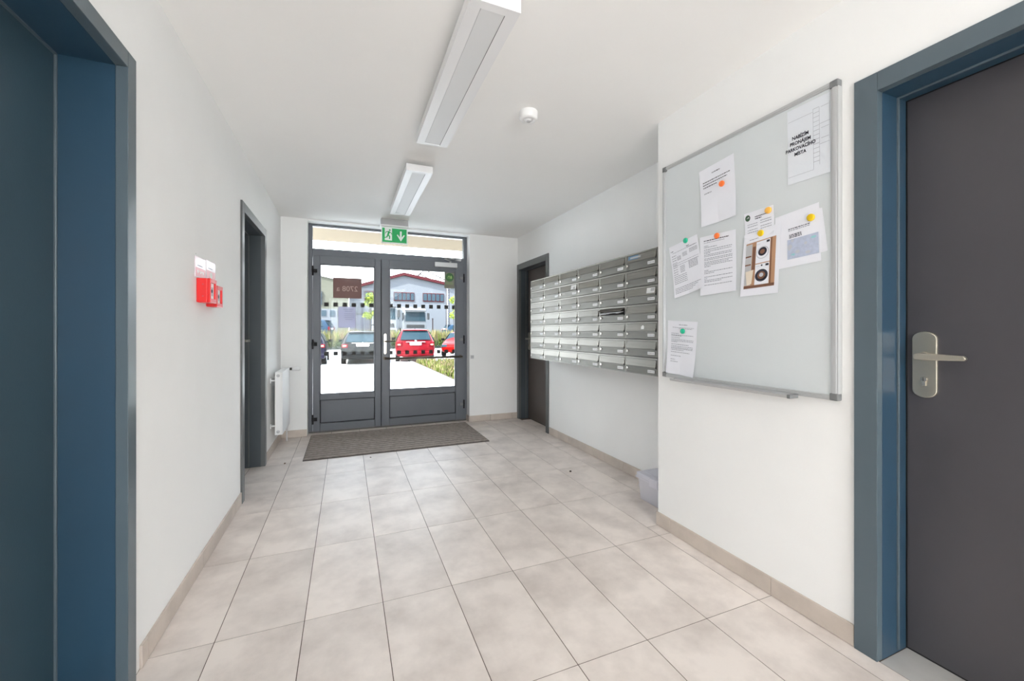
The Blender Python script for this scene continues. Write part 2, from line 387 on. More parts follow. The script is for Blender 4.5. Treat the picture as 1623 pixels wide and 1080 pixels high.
# ------------------------------------------------------------------ doors in the side walls
def handle_set(parent, px_, sy, yc, zc, side, m='nickel', dirn=-1):
    # plate on plane x=px_, protruding toward side; lever running along dirn*y
    pl = MB(); n = 10; hw = 0.034; z0, z1 = zc - 0.12, zc + 0.115
    poly = [(yc + hw * math.cos(t), z1 - hw * 0.75 + hw * 0.75 * math.sin(t)) for t in [PI * i / n for i in range(n + 1)]] + \
           [(yc + hw * math.cos(t), z0 + hw * 0.75 + hw * 0.75 * math.sin(t)) for t in [PI + PI * i / n for i in range(n + 1)]]
    pl.prism(poly, 'x', px_, px_ + side * 0.011)
    p = pl.build('handle_plate', M[m], parent, 0.003)
    lv = MB(); xo = px_ + side * 0.055; zl = zc + 0.028
    lv.tube((px_ + side * 0.01, yc, zl), (xo, yc, zl), 0.0105, 14)
    lv.tube((px_ + side * 0.01, yc, zl), (px_ + side * 0.018, yc, zl), 0.016, 16)
    sect = []
    L = 0.118
    lv.prism([(yc - dirn * 0.011, zl - 0.009), (yc - dirn * 0.005, zl - 0.012), (yc + dirn * L * 0.5, zl - 0.011), (yc + dirn * L, zl - 0.009), (yc + dirn * (L + 0.006), zl - 0.002),
              (yc + dirn * L, zl + 0.007), (yc + dirn * L * 0.5, zl + 0.01), (yc - dirn * 0.005, zl + 0.012), (yc - dirn * 0.012, zl + 0.006)], 'x', xo - 0.007, xo + 0.008)
    lv.build('lever', M[m], parent, 0.003)
    ky = MB(); kz = zc - 0.06
    ky.tube((px_ + side * 0.011, yc, kz + 0.006), (px_ + side * 0.017, yc, kz + 0.006), 0.0088, 16)
    ky.box(min(px_ + side * 0.011, px_ + side * 0.0165), max(px_ + side * 0.011, px_ + side * 0.0165), yc - 0.005, yc + 0.005, kz - 0.017, kz + 0.002)
    ky.box(min(px_ + side * 0.017, px_ + side * 0.0175), max(px_ + side * 0.017, px_ + side * 0.0175), yc - 0.0012, yc + 0.0012, kz - 0.001, kz + 0.012, 1)
    ky.build('key_cylinder', [M['steel_e'], M['gap']], parent)

def side_door(name, side, xw, y0, y1, zi, cw, zo, xleaf, mcas, mjamb, mleaf, lip, label):
    """side=-1 wall on the left (recess toward -x), +1 on the right. y0,y1 clear opening, cw casing width."""
    r = struct(root(name, (xw, (y0 + y1) / 2, 0)), label)
    xf = xw - side * 0.012
    def B(m, xa, xb, *rest): m.box(min(xa, xb), max(xa, xb), *rest)
    m = MB()
    B(m, xf, xw + side * 0.02, y1, y1 + cw, 0, zo); B(m, xf, xw + side * 0.02, y0 - cw, y0, 0, zo)
    m.build('casing_upright', M[mcas], r, 0.0015)
    m = MB(); B(m, xf, xw + side * 0.02, y0 + 0.0005, y1 - 0.0005, zi, zo); m.build('casing_head', M[mcas], r, 0.0015)
    m = MB()
    xj = xw + side * 0.0201; B(m, xj, xleaf, y1, y1 + 0.02, 0, zi); B(m, xj, xleaf, y0 - 0.02, y0, 0, zi); B(m, xj, xleaf, y0, y1, zi, zi + 0.018)
    m.build('jamb', M[mjamb], r)
    m = MB(); xg = xleaf - side * lip
    for a, b_, c, d in ((y1 - 0.007, y1 + 0.001, 0.012, zi), (y0 - 0.001, y0 + 0.007, 0.012, zi)):
        B(m, xg, xg + side * 0.008, a, b_, c, d)
    B(m, xg, xg + side * 0.008, y0, y1, zi - 0.007, zi + 0.001)
    m.build('stop_bead', M[mcas], r, 0.002)
    m = MB(); B(m, xleaf + side * 0.002, xleaf + side * 0.012, y0 - 0.02, y1 + 0.02, 0.0, zi + 0.018); m.build('seal', M['gap'], r)
    m = MB(); B(m, xleaf, xleaf + side * 0.04, y0 + 0.004, y1 - 0.004, 0.006, zi - 0.004)
    lf = m.build('leaf', M[mleaf], r, 0.002)
    return r, lf
d1, lf = side_door('door_1', -1, XL, 0.78, 1.674, 2.014, 0.055, 2.067, -0.822, 'bluegrey', 'blue', 'leafblue', 0.006, 'blue steel door recessed in the left wall nearest the camera')
handle_set(lf, -0.822, 0, 0.86, 1.05, 1, dirn=1)
d2, lf = side_door('door_2', -1, XL, 3.292, 4.06, 1.99, 0.065, 2.055, -0.812, 'anthra', 'anthra_d', 'anthra_d', 0.045, 'dark grey recessed door on the left wall beside the radiator')
handle_set(lf, -0.812, 0, 4.0, 1.06, 1, dirn=-1)
d3, lf = side_door('door_3', 1, XP, -0.06, 0.838, 2.014, 0.071, 2.08, 1.91, 'bluegrey', 'blue', 'leafdark', 0.060, 'charcoal door in a blue steel frame right of the whiteboard')
handle_set(lf, 1.91, 0, 0.782, 1.05, -1, dirn=-1)
d4, lf = side_door('door_4', 1, XM, 4.19, 4.975, 1.985, 0.062, 2.06, 2.268, 'anthra', 'anthra_d', 'leafbrown', 0.04, 'brown-grey door in a dark frame behind the end of the mailboxes')
handle_set(lf, 2.268, 0, 4.93, 1.04, -1, dirn=-1)

# ------------------------------------------------------------------ glazed entrance door
YF = 5.17
d5 = struct(root('door_5', (0.53, YF, 0)), 'dark grey glazed double entrance door with a transom light')
m = MB()
m.box(-0.41, -0.357, YF, YF + 0.07, 0, 2.42); m.box(1.424, 1.475, YF, YF + 0.07, 0, 2.42)
m.box(-0.357, 1.424, YF, YF + 0.07, 2.388, 2.42); m.box(-0.357, 1.424, YF, YF + 0.07, 2.03, 2.118)
fr = m.build('frame', M['frame'], d5, 0.003)
MB().box(-0.357, 1.424, YF + 0.03, YF + 0.045, 2.118, 2.388).build('transom_pane', M['glass'], d5)
m = MB()
for a in ((-0.357, 1.424, YF + 0.022, YF + 0.03, 2.118, 2.124), (-0.357, 1.424, YF + 0.022, YF + 0.03, 2.382, 2.388)): m.box(*a)
m.build('transom_seal', M['gap'], d5)
def leaf(x0, x1, gx0, gx1, gz0, gz1, px0, px1):
    L = root('leaf', (0, 0, 0)); L.parent = d5; L.location = (0, 0, 0)
    f = MB(); y0, y1 = YF - 0.018, YF + 0.05; zt = 2.042; zb = 0.02
    f.box(x0, gx0, y0, y1, zb, zt); f.box(gx1, x1, y0, y1, zb, zt)
    f.box(gx0, gx1, y0, y1, gz1, zt); f.box(gx0, gx1, y0, y1, 0.375, gz0); f.box(gx0, gx1, y0, y1, zb, 0.105)
    f.build('stile_and_rail', M['frame'], L, 0.004)
    b = MB()            # glazing beads, chamfered
    for (a, c, d, e) in ((gx0, gx0 + 0.012, gz0, gz1), (gx1 - 0.012, gx1, gz0, gz1)): b.box(a, c, y0 + 0.008, y0 + 0.03, d, e)
    b.box(gx0, gx1, y0 + 0.008, y0 + 0.03, gz0, gz0 + 0.012); b.box(gx0, gx1, y0 + 0.008, y0 + 0.03, gz1 - 0.012, gz1)
    b.build('glazing_bead', M['frame'], L)
    MB().box(gx0, gx1, YF + 0.022, YF + 0.032, gz0, gz1).build('pane', M['glass'], L)
    p = MB(); p.box(gx0, gx1, YF + 0.004, YF + 0.03, 0.105, 0.375, 0)
    p.build('panel_groove', M['gap'], L)
    p = MB(); p.box(gx0 + 0.007, gx1 - 0.007, YF - 0.004, YF + 0.01, 0.112, 0.369)
    p.build('lower_panel', M['frame'], L, 0.004)
    return L
LL = leaf(-0.352, 0.389, -0.280, 0.320, 0.436, 1.944, 0, 0)
LR = leaf(0.395, 1.420, 0.488, 1.316, 0.448, 1.940, 0, 0)
MB().box(0.389, 0.395, YF + 0.01, YF + 0.05, 0.02, 2.042).build('meeting_seal', M['gap'], d5)
MB().box(-0.41, 1.475, YF - 0.006, YF + 0.09, 0.0, 0.018).build('threshold', M['steel_d'], d5)
for x, zz in ((-0.352, (1.86, 1.02, 0.16)), (1.422, (1.86, 1.06, 0.22))):
    for z in zz:
        h_ = MB(); s = 1 if x < 0 else -1
        h_.tube((x, YF - 0.03, z - 0.055), (x, YF - 0.03, z + 0.055), 0.010, 12)
        h_.tube((x, YF - 0.03, z + 0.02), (x, YF - 0.03, z + 0.024), 0.0125, 12)
        h_.box(x - 0.012, x + 0.045 * s if s > 0 else x + 0.012, YF - 0.032, YF - 0.016, z - 0.02, z + 0.02)
        if s < 0:
            h_.box(x - 0.055, x - 0.012, YF - 0.034, YF - 0.014, z - 0.016, z + 0.018, 1)
        h_.build('hinge', [M['gap'], M['grey']], d5, 0.002)
pl = MB()
poly = [(0.438 + 0.016 * math.cos(t), 1.124 + 0.016 * math.sin(t)) for t in [PI * i / 8 for i in range(9)]] + [(0.438 + 0.016 * math.cos(t), 0.906 + 0.016 * math.sin(t)) for t in [PI + PI * i / 8 for i in range(9)]]
pl.prism(poly, 'y', YF - 0.030, YF - 0.018); pl.build('handle_plate', M['nickel'], LR, 0.002)
m = MB(); m.tube((0.438, YF - 0.02, 1.045), (0.438, YF - 0.075, 1.045), 0.009); m.tube((0.434, YF - 0.075, 1.045), (0.555, YF - 0.075, 1.045), 0.0085)
m.build('lever', M['bronze'], LR)
m = MB()
m.tube((0.43, YF - 0.085, 0.84), (1.385, YF - 0.085, 0.842), 0.0135, 14)
for x in (0.436, 1.372):
    m.tube((x, YF - 0.018, 0.841), (x, YF - 0.085, 0.841), 0.011); m.tube((x, YF - 0.018, 0.841), (x, YF - 0.03, 0.841), 0.022)
m.build('push_bar', M['bronze'], LR)
m = MB(); m.box(1.035, 1.325, YF - 0.065, YF - 0.018, 1.985, 2.045); m.build('closer_body', M['alu'], LR, 0.003)
m = MB()
def bar(mb, a, b, w_, t):
    a = Vector(a); b = Vector(b); d = (b - a).normalized(); u = Vector((0, 0, 1)); n = d.cross(u).normalized() * w_; u = u * t
    vs = [a - n - u, a + n - u, a + n + u, a - n + u, b - n - u, b + n - u, b + n + u, b - n + u]
    mb.add(vs, [(0, 1, 2, 3), (4, 7, 6, 5), (0, 4, 5, 1), (1, 5, 6, 2), (2, 6, 7, 3), (3, 7, 4, 0)])
m.tube((1.24, YF - 0.04, 2.045), (1.24, YF - 0.04, 2.068), 0.012); bar(m, (1.24, YF - 0.04, 2.066), (1.14, YF - 0.17, 2.070), 0.010, 0.004)
bar(m, (1.14, YF - 0.17, 2.078), (1.35, YF - 0.02, 2.095), 0.010, 0.004); m.box(1.315, 1.385, YF - 0.035, YF, 2.082, 2.108)
m.build('closer_arm', M['alu'], LR)
# film squares on the glass
ysq = YF + 0.0205
for L, x0, n in ((LL, -0.212, 6), (LR, 0.508, 9)):
    for zc in (1.481, 0.906):
        for k in range(n):
            x = x0 + 0.0988 * k
            if L is LL and x + 0.024 > 0.32: continue
            q = MB().box(x - 0.024, min(x + 0.024, 1.306 if L is LR else 0.31), ysq - 0.001, ysq, zc - 0.024, zc + 0.024)
            q.build('film_square', M['sqr'], L)
# number sign seen from behind, notice, round sticker
sg = MB().box(-0.141, 0.172, YF + 0.015, YF + 0.021, 1.558, 1.798).build('number_plate', M['film_red'], LL)
vs, fs = text_mesh('2708 a', 0.088)
mm = MB(); mm.add([(0.012 - x * 1.0, YF + 0.0145, 1.668 + y) for x, y, z in vs], fs); mm.build('numerals', M['film_redl'], LL)
q = MB().box(-0.088, 0.103, YF + 0.018, YF + 0.0212, 1.21, 1.457).build('notice', M['note'], LL)
mm = MB()
for i, (a, b) in enumerate(((0.02, 0.13), (0.035, 0.115), (0.03, 0.14), (0.03, 0.14), (0.03, 0.14), (0.04, 0.12))):
    z = 1.425 - 0.022 * i - (0.01 if i > 1 else 0)
    mm.box(-0.05 + a, -0.05 + b, YF + 0.0172, YF + 0.018, z, z + 0.0045)
mm.build('notice_lines', M['notei'], LL)
q = MB().box(1.176, 1.306, YF + 0.0185, YF + 0.0215, 1.726, 1.934).build('sticker', M['film_grey'], LR)
mm = MB(); c = (1.243, YF + 0.0182, 1.868)
mm.add([(c[0] + 0.054 * math.cos(2 * PI * i / 32), c[1], c[2] + 0.056 * math.sin(2 * PI * i / 32)) for i in range(32)], [tuple(range(32))], 0)
for pts in ([(-0.028, -0.018), (-0.02, -0.018), (-0.02, 0.004), (-0.004, 0.012), (-0.004, -0.018), (0.004, -0.018), (0.004, 0.018), (-0.010, 0.022), (-0.028, 0.008)],
            [(0.010, -0.018), (0.034, -0.018), (0.034, 0.010), (0.022, 0.024), (0.010, 0.012)]):
    mm.add([(c[0] + a * 0.9, c[1] - 0.0006, c[2] + b) for a, b in pts], [tuple(range(len(pts)))], 1)
for k in range(3): mm.box(1.19, 1.29, c[1] - 0.0006, c[1], 1.80 - 0.012 * k, 1.803 - 0.012 * k, 1)
mm.build('sticker_print', [M['film_green'], M['film_greenl']], LR)

# ------------------------------------------------------------------ door mat
mt = root('door_mat', (0.52, 4.55, 0), 'large ribbed grey-brown mat lying in front of the glazed entrance door', 'door mat')
MB().box(-0.362, 1.408, 4.078, 5.028, 0.0, 0.006).build('backing', M['matb'], mt, 0.002)
mm = MB(); n = 38; st = (5.02 - 4.086) / n
for i in range(n):
    y = 4.086 + st * i; mi = 1 if i % 3 == 1 else 0
    mm.prism([(y + 0.002, 0.005), (y + st - 0.005, 0.005), (y + st - 0.008, 0.013), (y + 0.005, 0.013)], 'x', -0.356, 1.402, mi)
rb = mm.build('rib', [M['mat'], M['matl']], mt); rb['kind'] = 'stuff'

# ------------------------------------------------------------------ mailboxes
MW, MH = 0.3255, 0.1205
def make_mailbox(open_=False):
    r = root('mailbox', (0, 0, 0))
    D = 0.272
    m = MB(); m.box(0.002, D, 0.0012, MW - 0.0012, 0.0016, MH - 0.0016); m.build('body', M['steel_d'], r)  # dark steel puts shade into the gaps between the boxes
    # front rim
    m = MB()
    m.box(-0.004, 0.002, 0.0015, 0.010, 0.0032, MH - 0.0032); m.box(-0.004, 0.002, MW - 0.010, MW - 0.0015, 0.0032, MH - 0.0032)
    m.box(-0.004, 0.002, 0.010, MW - 0.010, MH - 0.014, MH - 0.0032); m.box(-0.004, 0.002, 0.010, MW - 0.010, 0.0032, 0.006)
    m.build('front_rim', M['steel'], r)
    m = MB(); m.box(-0.0045, 0.0015, 0.0115, MW - 0.0115, 0.0065, 0.056); m.build('door', M['steel_shade'], r, 0.0008)
    m = MB(); m.box(0.0012, 0.0022, 0.010, MW - 0.010, 0.056, MH - 0.014); m.build('slot', M['gap'], r)  # black sheet painted in for the shade under the flap
    # letter flap: a wedge whose lower lip stands proud
    if not open_:
        m = MB(); m.prism([(-0.003, MH - 0.016), (-0.011, 0.057), (-0.009, 0.055), (0.001, MH - 0.020)], 'y', 0.018, MW - 0.018)
        m.prism([(0.001, MH - 0.016), (-0.004, MH - 0.016), (-0.011, 0.060), (0.001, 0.058)], 'y', 0.0145, 0.0165, 1)  # bright strips paint the highlights at the flap ends
        m.prism([(0.001, MH - 0.016), (-0.004, MH - 0.016), (-0.011, 0.060), (0.001, 0.058)], 'y', MW - 0.0165, MW - 0.0145, 1)
    else:
        m = MB(); m.prism([(-0.003, MH - 0.016), (-0.040, 0.082), (-0.038, 0.079), (0.001, MH - 0.020)], 'y', 0.018, MW - 0.018)
    # profiles were given as (x,z) along y: reorder
    m.build('flap', [M['steel'], M['steel_e']], r)
    m = MB(); m.box(-0.0075, -0.0045, 0.026, 0.092, 0.019, 0.038); m.build('name_plate', M['white'], r, 0.0006)
    m = MB()
    x = 0.032
    while x < 0.086:
        l = random.uniform(0.006, 0.014); m.box(-0.0079, -0.0075, x, min(x + l, 0.087), 0.026, 0.031); x += l + 0.004
    m.build('name_print', M['inkg'], r)
    m = MB(); m.tube((-0.0045, MW - 0.024, 0.036), (-0.0105, MW - 0.024, 0.036), 0.0085, 14); m.box(-0.011, -0.0104, MW - 0.0247, MW - 0.0233, 0.031, 0.041, 1)
    m.build('lock', [M['steel_e'], M['gap']], r)
    m = MB(); m.box(-0.009, -0.003, 0.012, 0.0165, 0.048, 0.062); m.build('flap_hinge', M['gap'], r)
    return r
XMB, Y0MB, Z0MB = 1.868, 2.075, 0.872
proto = make_mailbox(); proto_o = make_mailbox(True)
order = ['column nearest the whiteboard', 'second column from the whiteboard', 'third column from the whiteboard', 'third column from the far door', 'second column from the far door', 'column nearest the far door']
rows = ['bottom row', 'second row from the bottom', 'third row from the bottom', 'middle row', 'third row from the top', 'second row from the top', 'top row']
extra = {(6, 0): 'with a blue sticker', (4, 0): 'with a white picture sticker', (2, 0): 'with a small white tag', (3, 1): 'with paper under its open flap', (5, 3): 'with a white sticker'}
first = True
for rw in range(7):
    for cl in range(6):
        if (rw, cl) == (3, 1): b = proto_o
        elif first: b = proto; first = False
        else: b = copy_tree(proto)
        b.location = (XMB, Y0MB + MW * cl, Z0MB + MH * rw)
        lab = 'steel mailbox, ' + rows[rw] + ', ' + order[cl]
        if (rw, cl) in extra: lab = 'steel mailbox ' + extra[(rw, cl)] + ', ' + rows[rw].replace('from the', 'from') + ', ' + order[cl].replace('from the ', 'from ').replace('nearest the ', 'nearest ')
        tag(b, lab, 'mailbox', 'steel mailboxes on the right wall')
def on_box(rw, cl, name, mb_, mats):
    b = [o for o in C.objects if o.type == 'EMPTY' and o.name.startswith('mailbox') and (o.location - Vector((XMB, Y0MB + MW * cl, Z0MB + MH * rw))).length < 1e-4][0]
    me = mb_.build(name, mats, None); me.parent = b; return me
def flapx(z): return -0.003 - 0.008 * ((MH - 0.016) - z) / (MH - 0.073) - 0.0012
def sticker(y0, y1, z0, z1, mi=0, mb_=None, e=0.0):
    mb_ = mb_ or MB(); mb_.quad((flapx(z0) - e, y0, z0), (flapx(z0) - e, y1, z0), (flapx(z1) - e, y1, z1), (flapx(z1) - e, y0, z1), mi); return mb_
s_ = sticker(0.185, 0.29, 0.074, 0.100); sticker(0.16, 0.27, 0.080, 0.092, 1, s_, 0.0006); on_box(6, 0, 'sticker', s_, [M['sticker_blue'], M['lgrey']])
s_ = sticker(0.022, 0.10, 0.066, 0.102); sticker(0.028, 0.06, 0.078, 0.098, 1, s_, 0.0006); on_box(4, 0, 'sticker', s_, [M['white'], M['lgrey']])
s_ = sticker(0.125, 0.155, 0.068, 0.088); sticker(0.132, 0.148, 0.088, 0.094, 0, s_); on_box(2, 0, 'sticker', s_, [M['white']])
s_ = sticker(0.022, 0.11, 0.064, 0.102); sticker(0.04, 0.07, 0.066, 0.085, 1, s_, 0.0006); on_box(5, 3, 'sticker', s_, [M['white'], M['lgrey']])
m = MB()
for k in range(8):
    y0 = 0.03 + 0.03 * k; y1 = y0 + 0.03; d = 0.012 * math.sin(k * 0.9)
    m.prism([(-0.046 + d * 0.3, 0.064 + d * 0.3), (-0.046 + d * 0.3, 0.067 + d * 0.3), (0.0, 0.080), (0.0, 0.077)], 'y', y0, y1)
on_box(3, 1, 'letter', m, [M['paper']])
# fix profile orientation is (x,z) extruded along y
mbr = MB(); mbr.box(XMB + 0.02, XM, Y0MB, Y0MB + MW * 6, Z0MB + MH * 7, Z0MB + MH * 7 + 0.004)

# ------------------------------------------------------------------ whiteboard
YW0, YW1, ZW0, ZW1 = 0.953, 1.872, 0.902, 2.122
wb = root('whiteboard', (XP, 1.41, 0.90), 'grey-white magnetic whiteboard in an aluminium frame on the right wall', 'whiteboard')
MB().box(1.724, 1.738, YW0 + 0.006, YW1 - 0.006, ZW0 + 0.006, ZW1 - 0.006).build('panel', M['board'], wb)
m = MB()
for a in ((YW0, YW0 + 0.026, ZW0 + 0.026, ZW1 - 0.026), (YW1 - 0.018, YW1, ZW0 + 0.026, ZW1 - 0.026), (YW0 + 0.02, YW1 - 0.02, ZW0, ZW0 + 0.020), (YW0 + 0.02, YW1 - 0.02, ZW1 - 0.020, ZW1)):
    m.box(1.718, XP, *a)
    c = 0.006
    m.box(1.7155, 1.718, a[0] + c, a[1] - c, a[2] + c if a[3] - a[2] < 0.1 else a[2], a[3] - c if a[3] - a[2] < 0.1 else a[3])
m.build('frame', M['alu'], wb, 0.0015)
for y, s in ((YW0, 1), (YW1, -1)):
    for z, t in ((ZW0, 1), (ZW1, -1)):
        MB().box(1.714, XP, min(y, y + s * 0.03), max(y, y + s * 0.03), min(z, z + t * 0.028), max(z, z + t * 0.028)).build('corner_cap', M['grey'], wb, 0.004)
m = MB(); m.prism([(1.716, 0.908), (1.716, 0.900), (1.668, 0.893), (1.664, 0.905), (1.668, 0.905), (1.671, 0.898)], 'y', 1.11, 1.76)
m.build('pen_tray', M['alu'], wb)
MB().box(1.664, 1.716, 1.098, 1.112, 0.892, 0.908).build('tray_end', M['grey'], wb, 0.002)

XB = 1.7235
def bil(q, u, v, e=0.0):    # q = TL,TR,BR,BL (Y,Z) ; u to the right, v down
    tl, tr, br, bl = q
    y = (tl[0] * (1 - u) + tr[0] * u) * (1 - v) + (bl[0] * (1 - u) + br[0] * u) * v
    z = (tl[1] * (1 - u) + tr[1] * u) * (1 - v) + (bl[1] * (1 - u) + br[1] * u) * v
    return y, z
def paper(q, label, x, lines, curl=0.004, mats=None, name='notice_sheet', cat='paper', pm='paper'):
    """lines: list of (u0,v0,u1,v1,matindex) strips."""
    c = bil(q, .5, .5); r = root(name, (x, c[0], c[1]), label, cat)
    def X(u, v): return x - curl * (0.15 + 0.85 * (2 * v - 0.6) ** 2 * (0.3 + 0.7 * abs(2 * u - 1))) if v > 0.3 else x - curl * 0.3
    n = 8; m_ = MB(); vs = []
    for dx in (0.0, 0.0005):
        for j in range(n + 1):
            for i in range(n + 1):
                y, z = bil(q, i / n, j / n); vs.append((X(i / n, j / n) + dx, y, z))
    fs = []
    N = (n + 1) ** 2
    for j in range(n):
        for i in range(n):
            a = j * (n + 1) + i; fs.append((a, a + 1, a + n + 2, a + n + 1)); fs.append((a + N, a + n + 1 + N, a + n + 2 + N, a + 1 + N))
    edge = [i for i in range(n + 1)] + [j * (n + 1) + n for j in range(1, n + 1)] + [n * (n + 1) + i for i in range(n - 1, -1, -1)] + [j * (n + 1) for j in range(n - 1, 0, -1)]
    for a, b in zip(edge, edge[1:] + edge[:1]): fs.append((a, b, b + N, a + N))
    m_.add(vs, fs, 0, False); m_.build('sheet', M[pm], r)
    if lines:
        m_ = MB()
        for L in lines:
            u0, v0, u1, v1, mi = L
            k = max(1, int((u1 - u0) * 8)); kv = max(1, int((v1 - v0) * 8))
            for i in range(k):
                for j in range(kv):
                    ua, ub = u0 + (u1 - u0) * i / k, u0 + (u1 - u0) * (i + 1) / k
                    va, vb = v0 + (v1 - v0) * j / kv, v0 + (v1 - v0) * (j + 1) / kv
                    e = 0.0006 + 0.0002 * mi
                    m_.quad(*[(X(a, b) - e, *bil(q, a, b)) for a, b in ((ua, va), (ub, va), (ub, vb), (ua, vb))], mi)
        m_.build('print', mats or [M['inkg']], r)
    return r, X
def words(v, u0, u1, h=0.012, mi=0, gap=0.012, lo=0.02, hi=0.07):
    out = []; u = u0
    while u < u1:
        l = random.uniform(lo, hi); out.append((u, v, min(u + l, u1), v + h, mi)); u += l + gap
    return out
def poly_print(r, q, X, polys, mats, name='picture'):
    m_ = MB()
    for pts, mi, e in polys:
        m_.add([(X(u, v) - 0.0008 - e, *bil(q, u, v)) for u, v in pts], [tuple(range(len(pts)))], mi)
    return m_.build(name, mats, r)
def circ(cx, cy, rx, ry, n=20): return [(cx + rx * math.cos(2 * PI * i / n), cy + ry * math.sin(2 * PI * i / n)) for i in range(n)]
def rect(a, b, c, d): return [(a, b), (c, b), (c, d), (a, d)]

Q = dict(
A=[(1.61, 2.004), (1.404, 2.022), (1.384, 1.717), (1.587, 1.708)],
B=[(1.148, 2.09), (0.985, 2.088), (0.981, 1.779), (1.144, 1.779)],
C=[(1.825, 1.646), (1.622, 1.682), (1.573, 1.394), (1.77, 1.351)],
D=[(1.603, 1.658), (1.391, 1.654), (1.385, 1.36), (1.595, 1.352)],
E=[(1.349, 1.713), (1.208, 1.718), (1.201, 1.590), (1.339, 1.580)],
F=[(1.344, 1.613), (1.172, 1.632), (1.185, 1.332), (1.366, 1.329)],
G=[(1.199, 1.657), (1.023, 1.675), (1.015, 1.443), (1.201, 1.432)],
G2=[(1.107, 1.661), (1.013, 1.65), (0.993, 1.479), (1.087, 1.465)],
H=[(1.833, 1.23), (1.619, 1.216), (1.641, 0.918), (1.839, 0.929)])
ln = words(0.12, 0.38, 0.62, 0.014, 1) + [l for k in range(3) for l in words(0.235 + 0.045 * k, 0.1, (0.88, 0.8, 0.5)[k], 0.013, 1)] + words(0.43, 0.12, 0.34, 0.018, 0)
paper(Q['A'], 'white sheet with three lines of print under an orange magnet, upper left of board', XB, ln, 0.006, [M['inkg'], M['ink']])
ln = []
for l in ((0.02, 0.155, 0.62, 0.158), (0.02, 0.90, 0.62, 0.903), (0.62, 0.12, 0.625, 0.90), (0.76, 0.12, 0.765, 0.86)): ln.append((*l, 0))
for k in range(13): ln.append((0.62, 0.12 + 0.057 * k, 0.765, 0.124 + 0.057 * k, 0))
for v, a, b in ((0.13, 0.8, 0.97), (0.34, 0.77, 1.0), (0.40, 0.8, 0.97), (0.53, 0.8, 0.97), (0.60, 0.77, 0.98)): ln.append((a, v, b, v + 0.004, 0))
ln.append((0.985, 0.10, 0.99, 0.58, 0))
pr, X = paper(Q['B'], 'parking notice with bold heading and tear-off strips, top right of board', XB, ln, 0.002, [M['inkg']], pm='sleeve')
vs, fs = text_mesh('NABÍZÍM\nPRONÁJEM\nPARKOVACÍHO\nMÍSTA', 0.0175, 0.0005, 1.18)
m = MB()
cy_, cz_ = bil(Q['B'], 0.315, 0.505)
m.add([(XB - 0.0019, cy_ - x * 0.96, cz_ + y * 1.12 - x * 0.0) for x, y, z in vs], fs); m.build('lettering', M['ink'], pr)
ln = [(0.72, 0.03, 0.86, 0.115, 0)] + words(0.10, 0.05, 0.15, 0.02) + words(0.145, 0.1, 0.95, 0.008, 1) + words(0.11, 0.60, 0.70, 0.02) + words(0.14, 0.62, 0.9, 0.015)
for a, b, c, d in ((0.24, 0.24, 0.38, 0.31), (0.44, 0.21, 0.6, 0.3), (0.68, 0.19, 0.95, 0.29)): ln += [l for k in range(4) for l in words(b + 0.02 * k, a, c, 0.010, 0, 0.008)]
ln += [l for k in range(9) for l in words(0.20 + 0.045 * k, 0.06, 0.22, 0.012, 0)]
ln += words(0.36, 0.05, 0.95, 0.008, 1) + words(0.40, 0.05, 0.95, 0.008, 1)
ln += [l for k in range(5) for l in words(0.44 + 0.027 * k, 0.30, 0.46, 0.012)] + [l for k in range(7) for l in words(0.40 + 0.022 * k, 0.6, 0.9, 0.012)]
ln += [l for k in range(5) for l in words(0.60 + 0.034 * k, 0.06, 0.5, 0.012)] + [l for k in range(4) for l in words(0.83 + 0.03 * k, 0.06, 0.95 - 0.1 * k, 0.012)]
ln = [l for l in ln if not (l[0] == 0.72)]
paper(Q['C'], 'tilted form with columns of small print under a teal magnet, far left of board', XB, ln, 0.008, [M['inkg'], M['inkg']])
ln = words(0.075, 0.12, 0.82, 0.014, 1) + words(0.11, 0.12, 0.7, 0.01, 0)
for v, b in ((0.165, .25), (0.19, .5), (0.23, .9), (0.26, .88), (0.285, .3), (0.315, .9), (0.34, .88), (0.38, .9), (0.405, .9), (0.44, .9), (0.465, .8), (0.49, .9), (0.515, .3), (0.58, .25), (0.605, .9), (0.63, .4), (0.69, .9), (0.72, .2), (0.75, .9), (0.775, .6), (0.83, .9)): ln += words(v, 0.12, b, 0.011, 0)
paper(Q['D'], 'upright white letter full of small print under an orange magnet, left of washer picture', XB - 0.002, ln, 0.004, [M['inkg'], M['ink']])
ln = words(0.2, 0.38, 0.85, 0.03, 1) + words(0.27, 0.38, 0.6, 0.03, 1)
for v in (0.42, 0.5, 0.62, 0.7, 0.8): ln += words(v, 0.1, 0.46, 0.025, 0) + words(v - 0.04, 0.55, 0.92, 0.025, 0)
pr, X = paper(Q['E'], 'small flyer with a round green emblem, tucked behind the washer picture', XB, ln, 0.004, [M['inkg'], M['ink']])
poly_print(pr, Q['E'], X, [(circ(0.13, 0.19, 0.09, 0.11), 0, 0.0004), ([(0.08, 0.2), (0.17, 0.14), (0.19, 0.2)], 1, 0.001)], [M['dgreen'], M['lgrey']], 'emblem')
ln = words(0.185, 0.12, 0.34, 0.012, 0)
ln2 = [l for k in range(5) for l in words((0.30, 0.33, 0.41, 0.435, 0.46)[k], 0.32 if k < 2 else 0.34, 0.8 if k < 2 else 0.62, 0.014, 1 if k != 1 else 0)]
paper(Q['G2'], 'plain white sheet peeping out behind the sheet with the map', XB, words(0.5, 0.5, 0.8, 0.01), 0.0)
pr, X = paper(Q['G'], 'white sheet with a pale map under a yellow magnet, right of the washer picture', XB - 0.002, ln2, 0.0, [M['inkg'], M['ink']])
g = rect(0.30, 0.50, 0.97, 0.86)
pp = [(g, 0, 0.0008)]
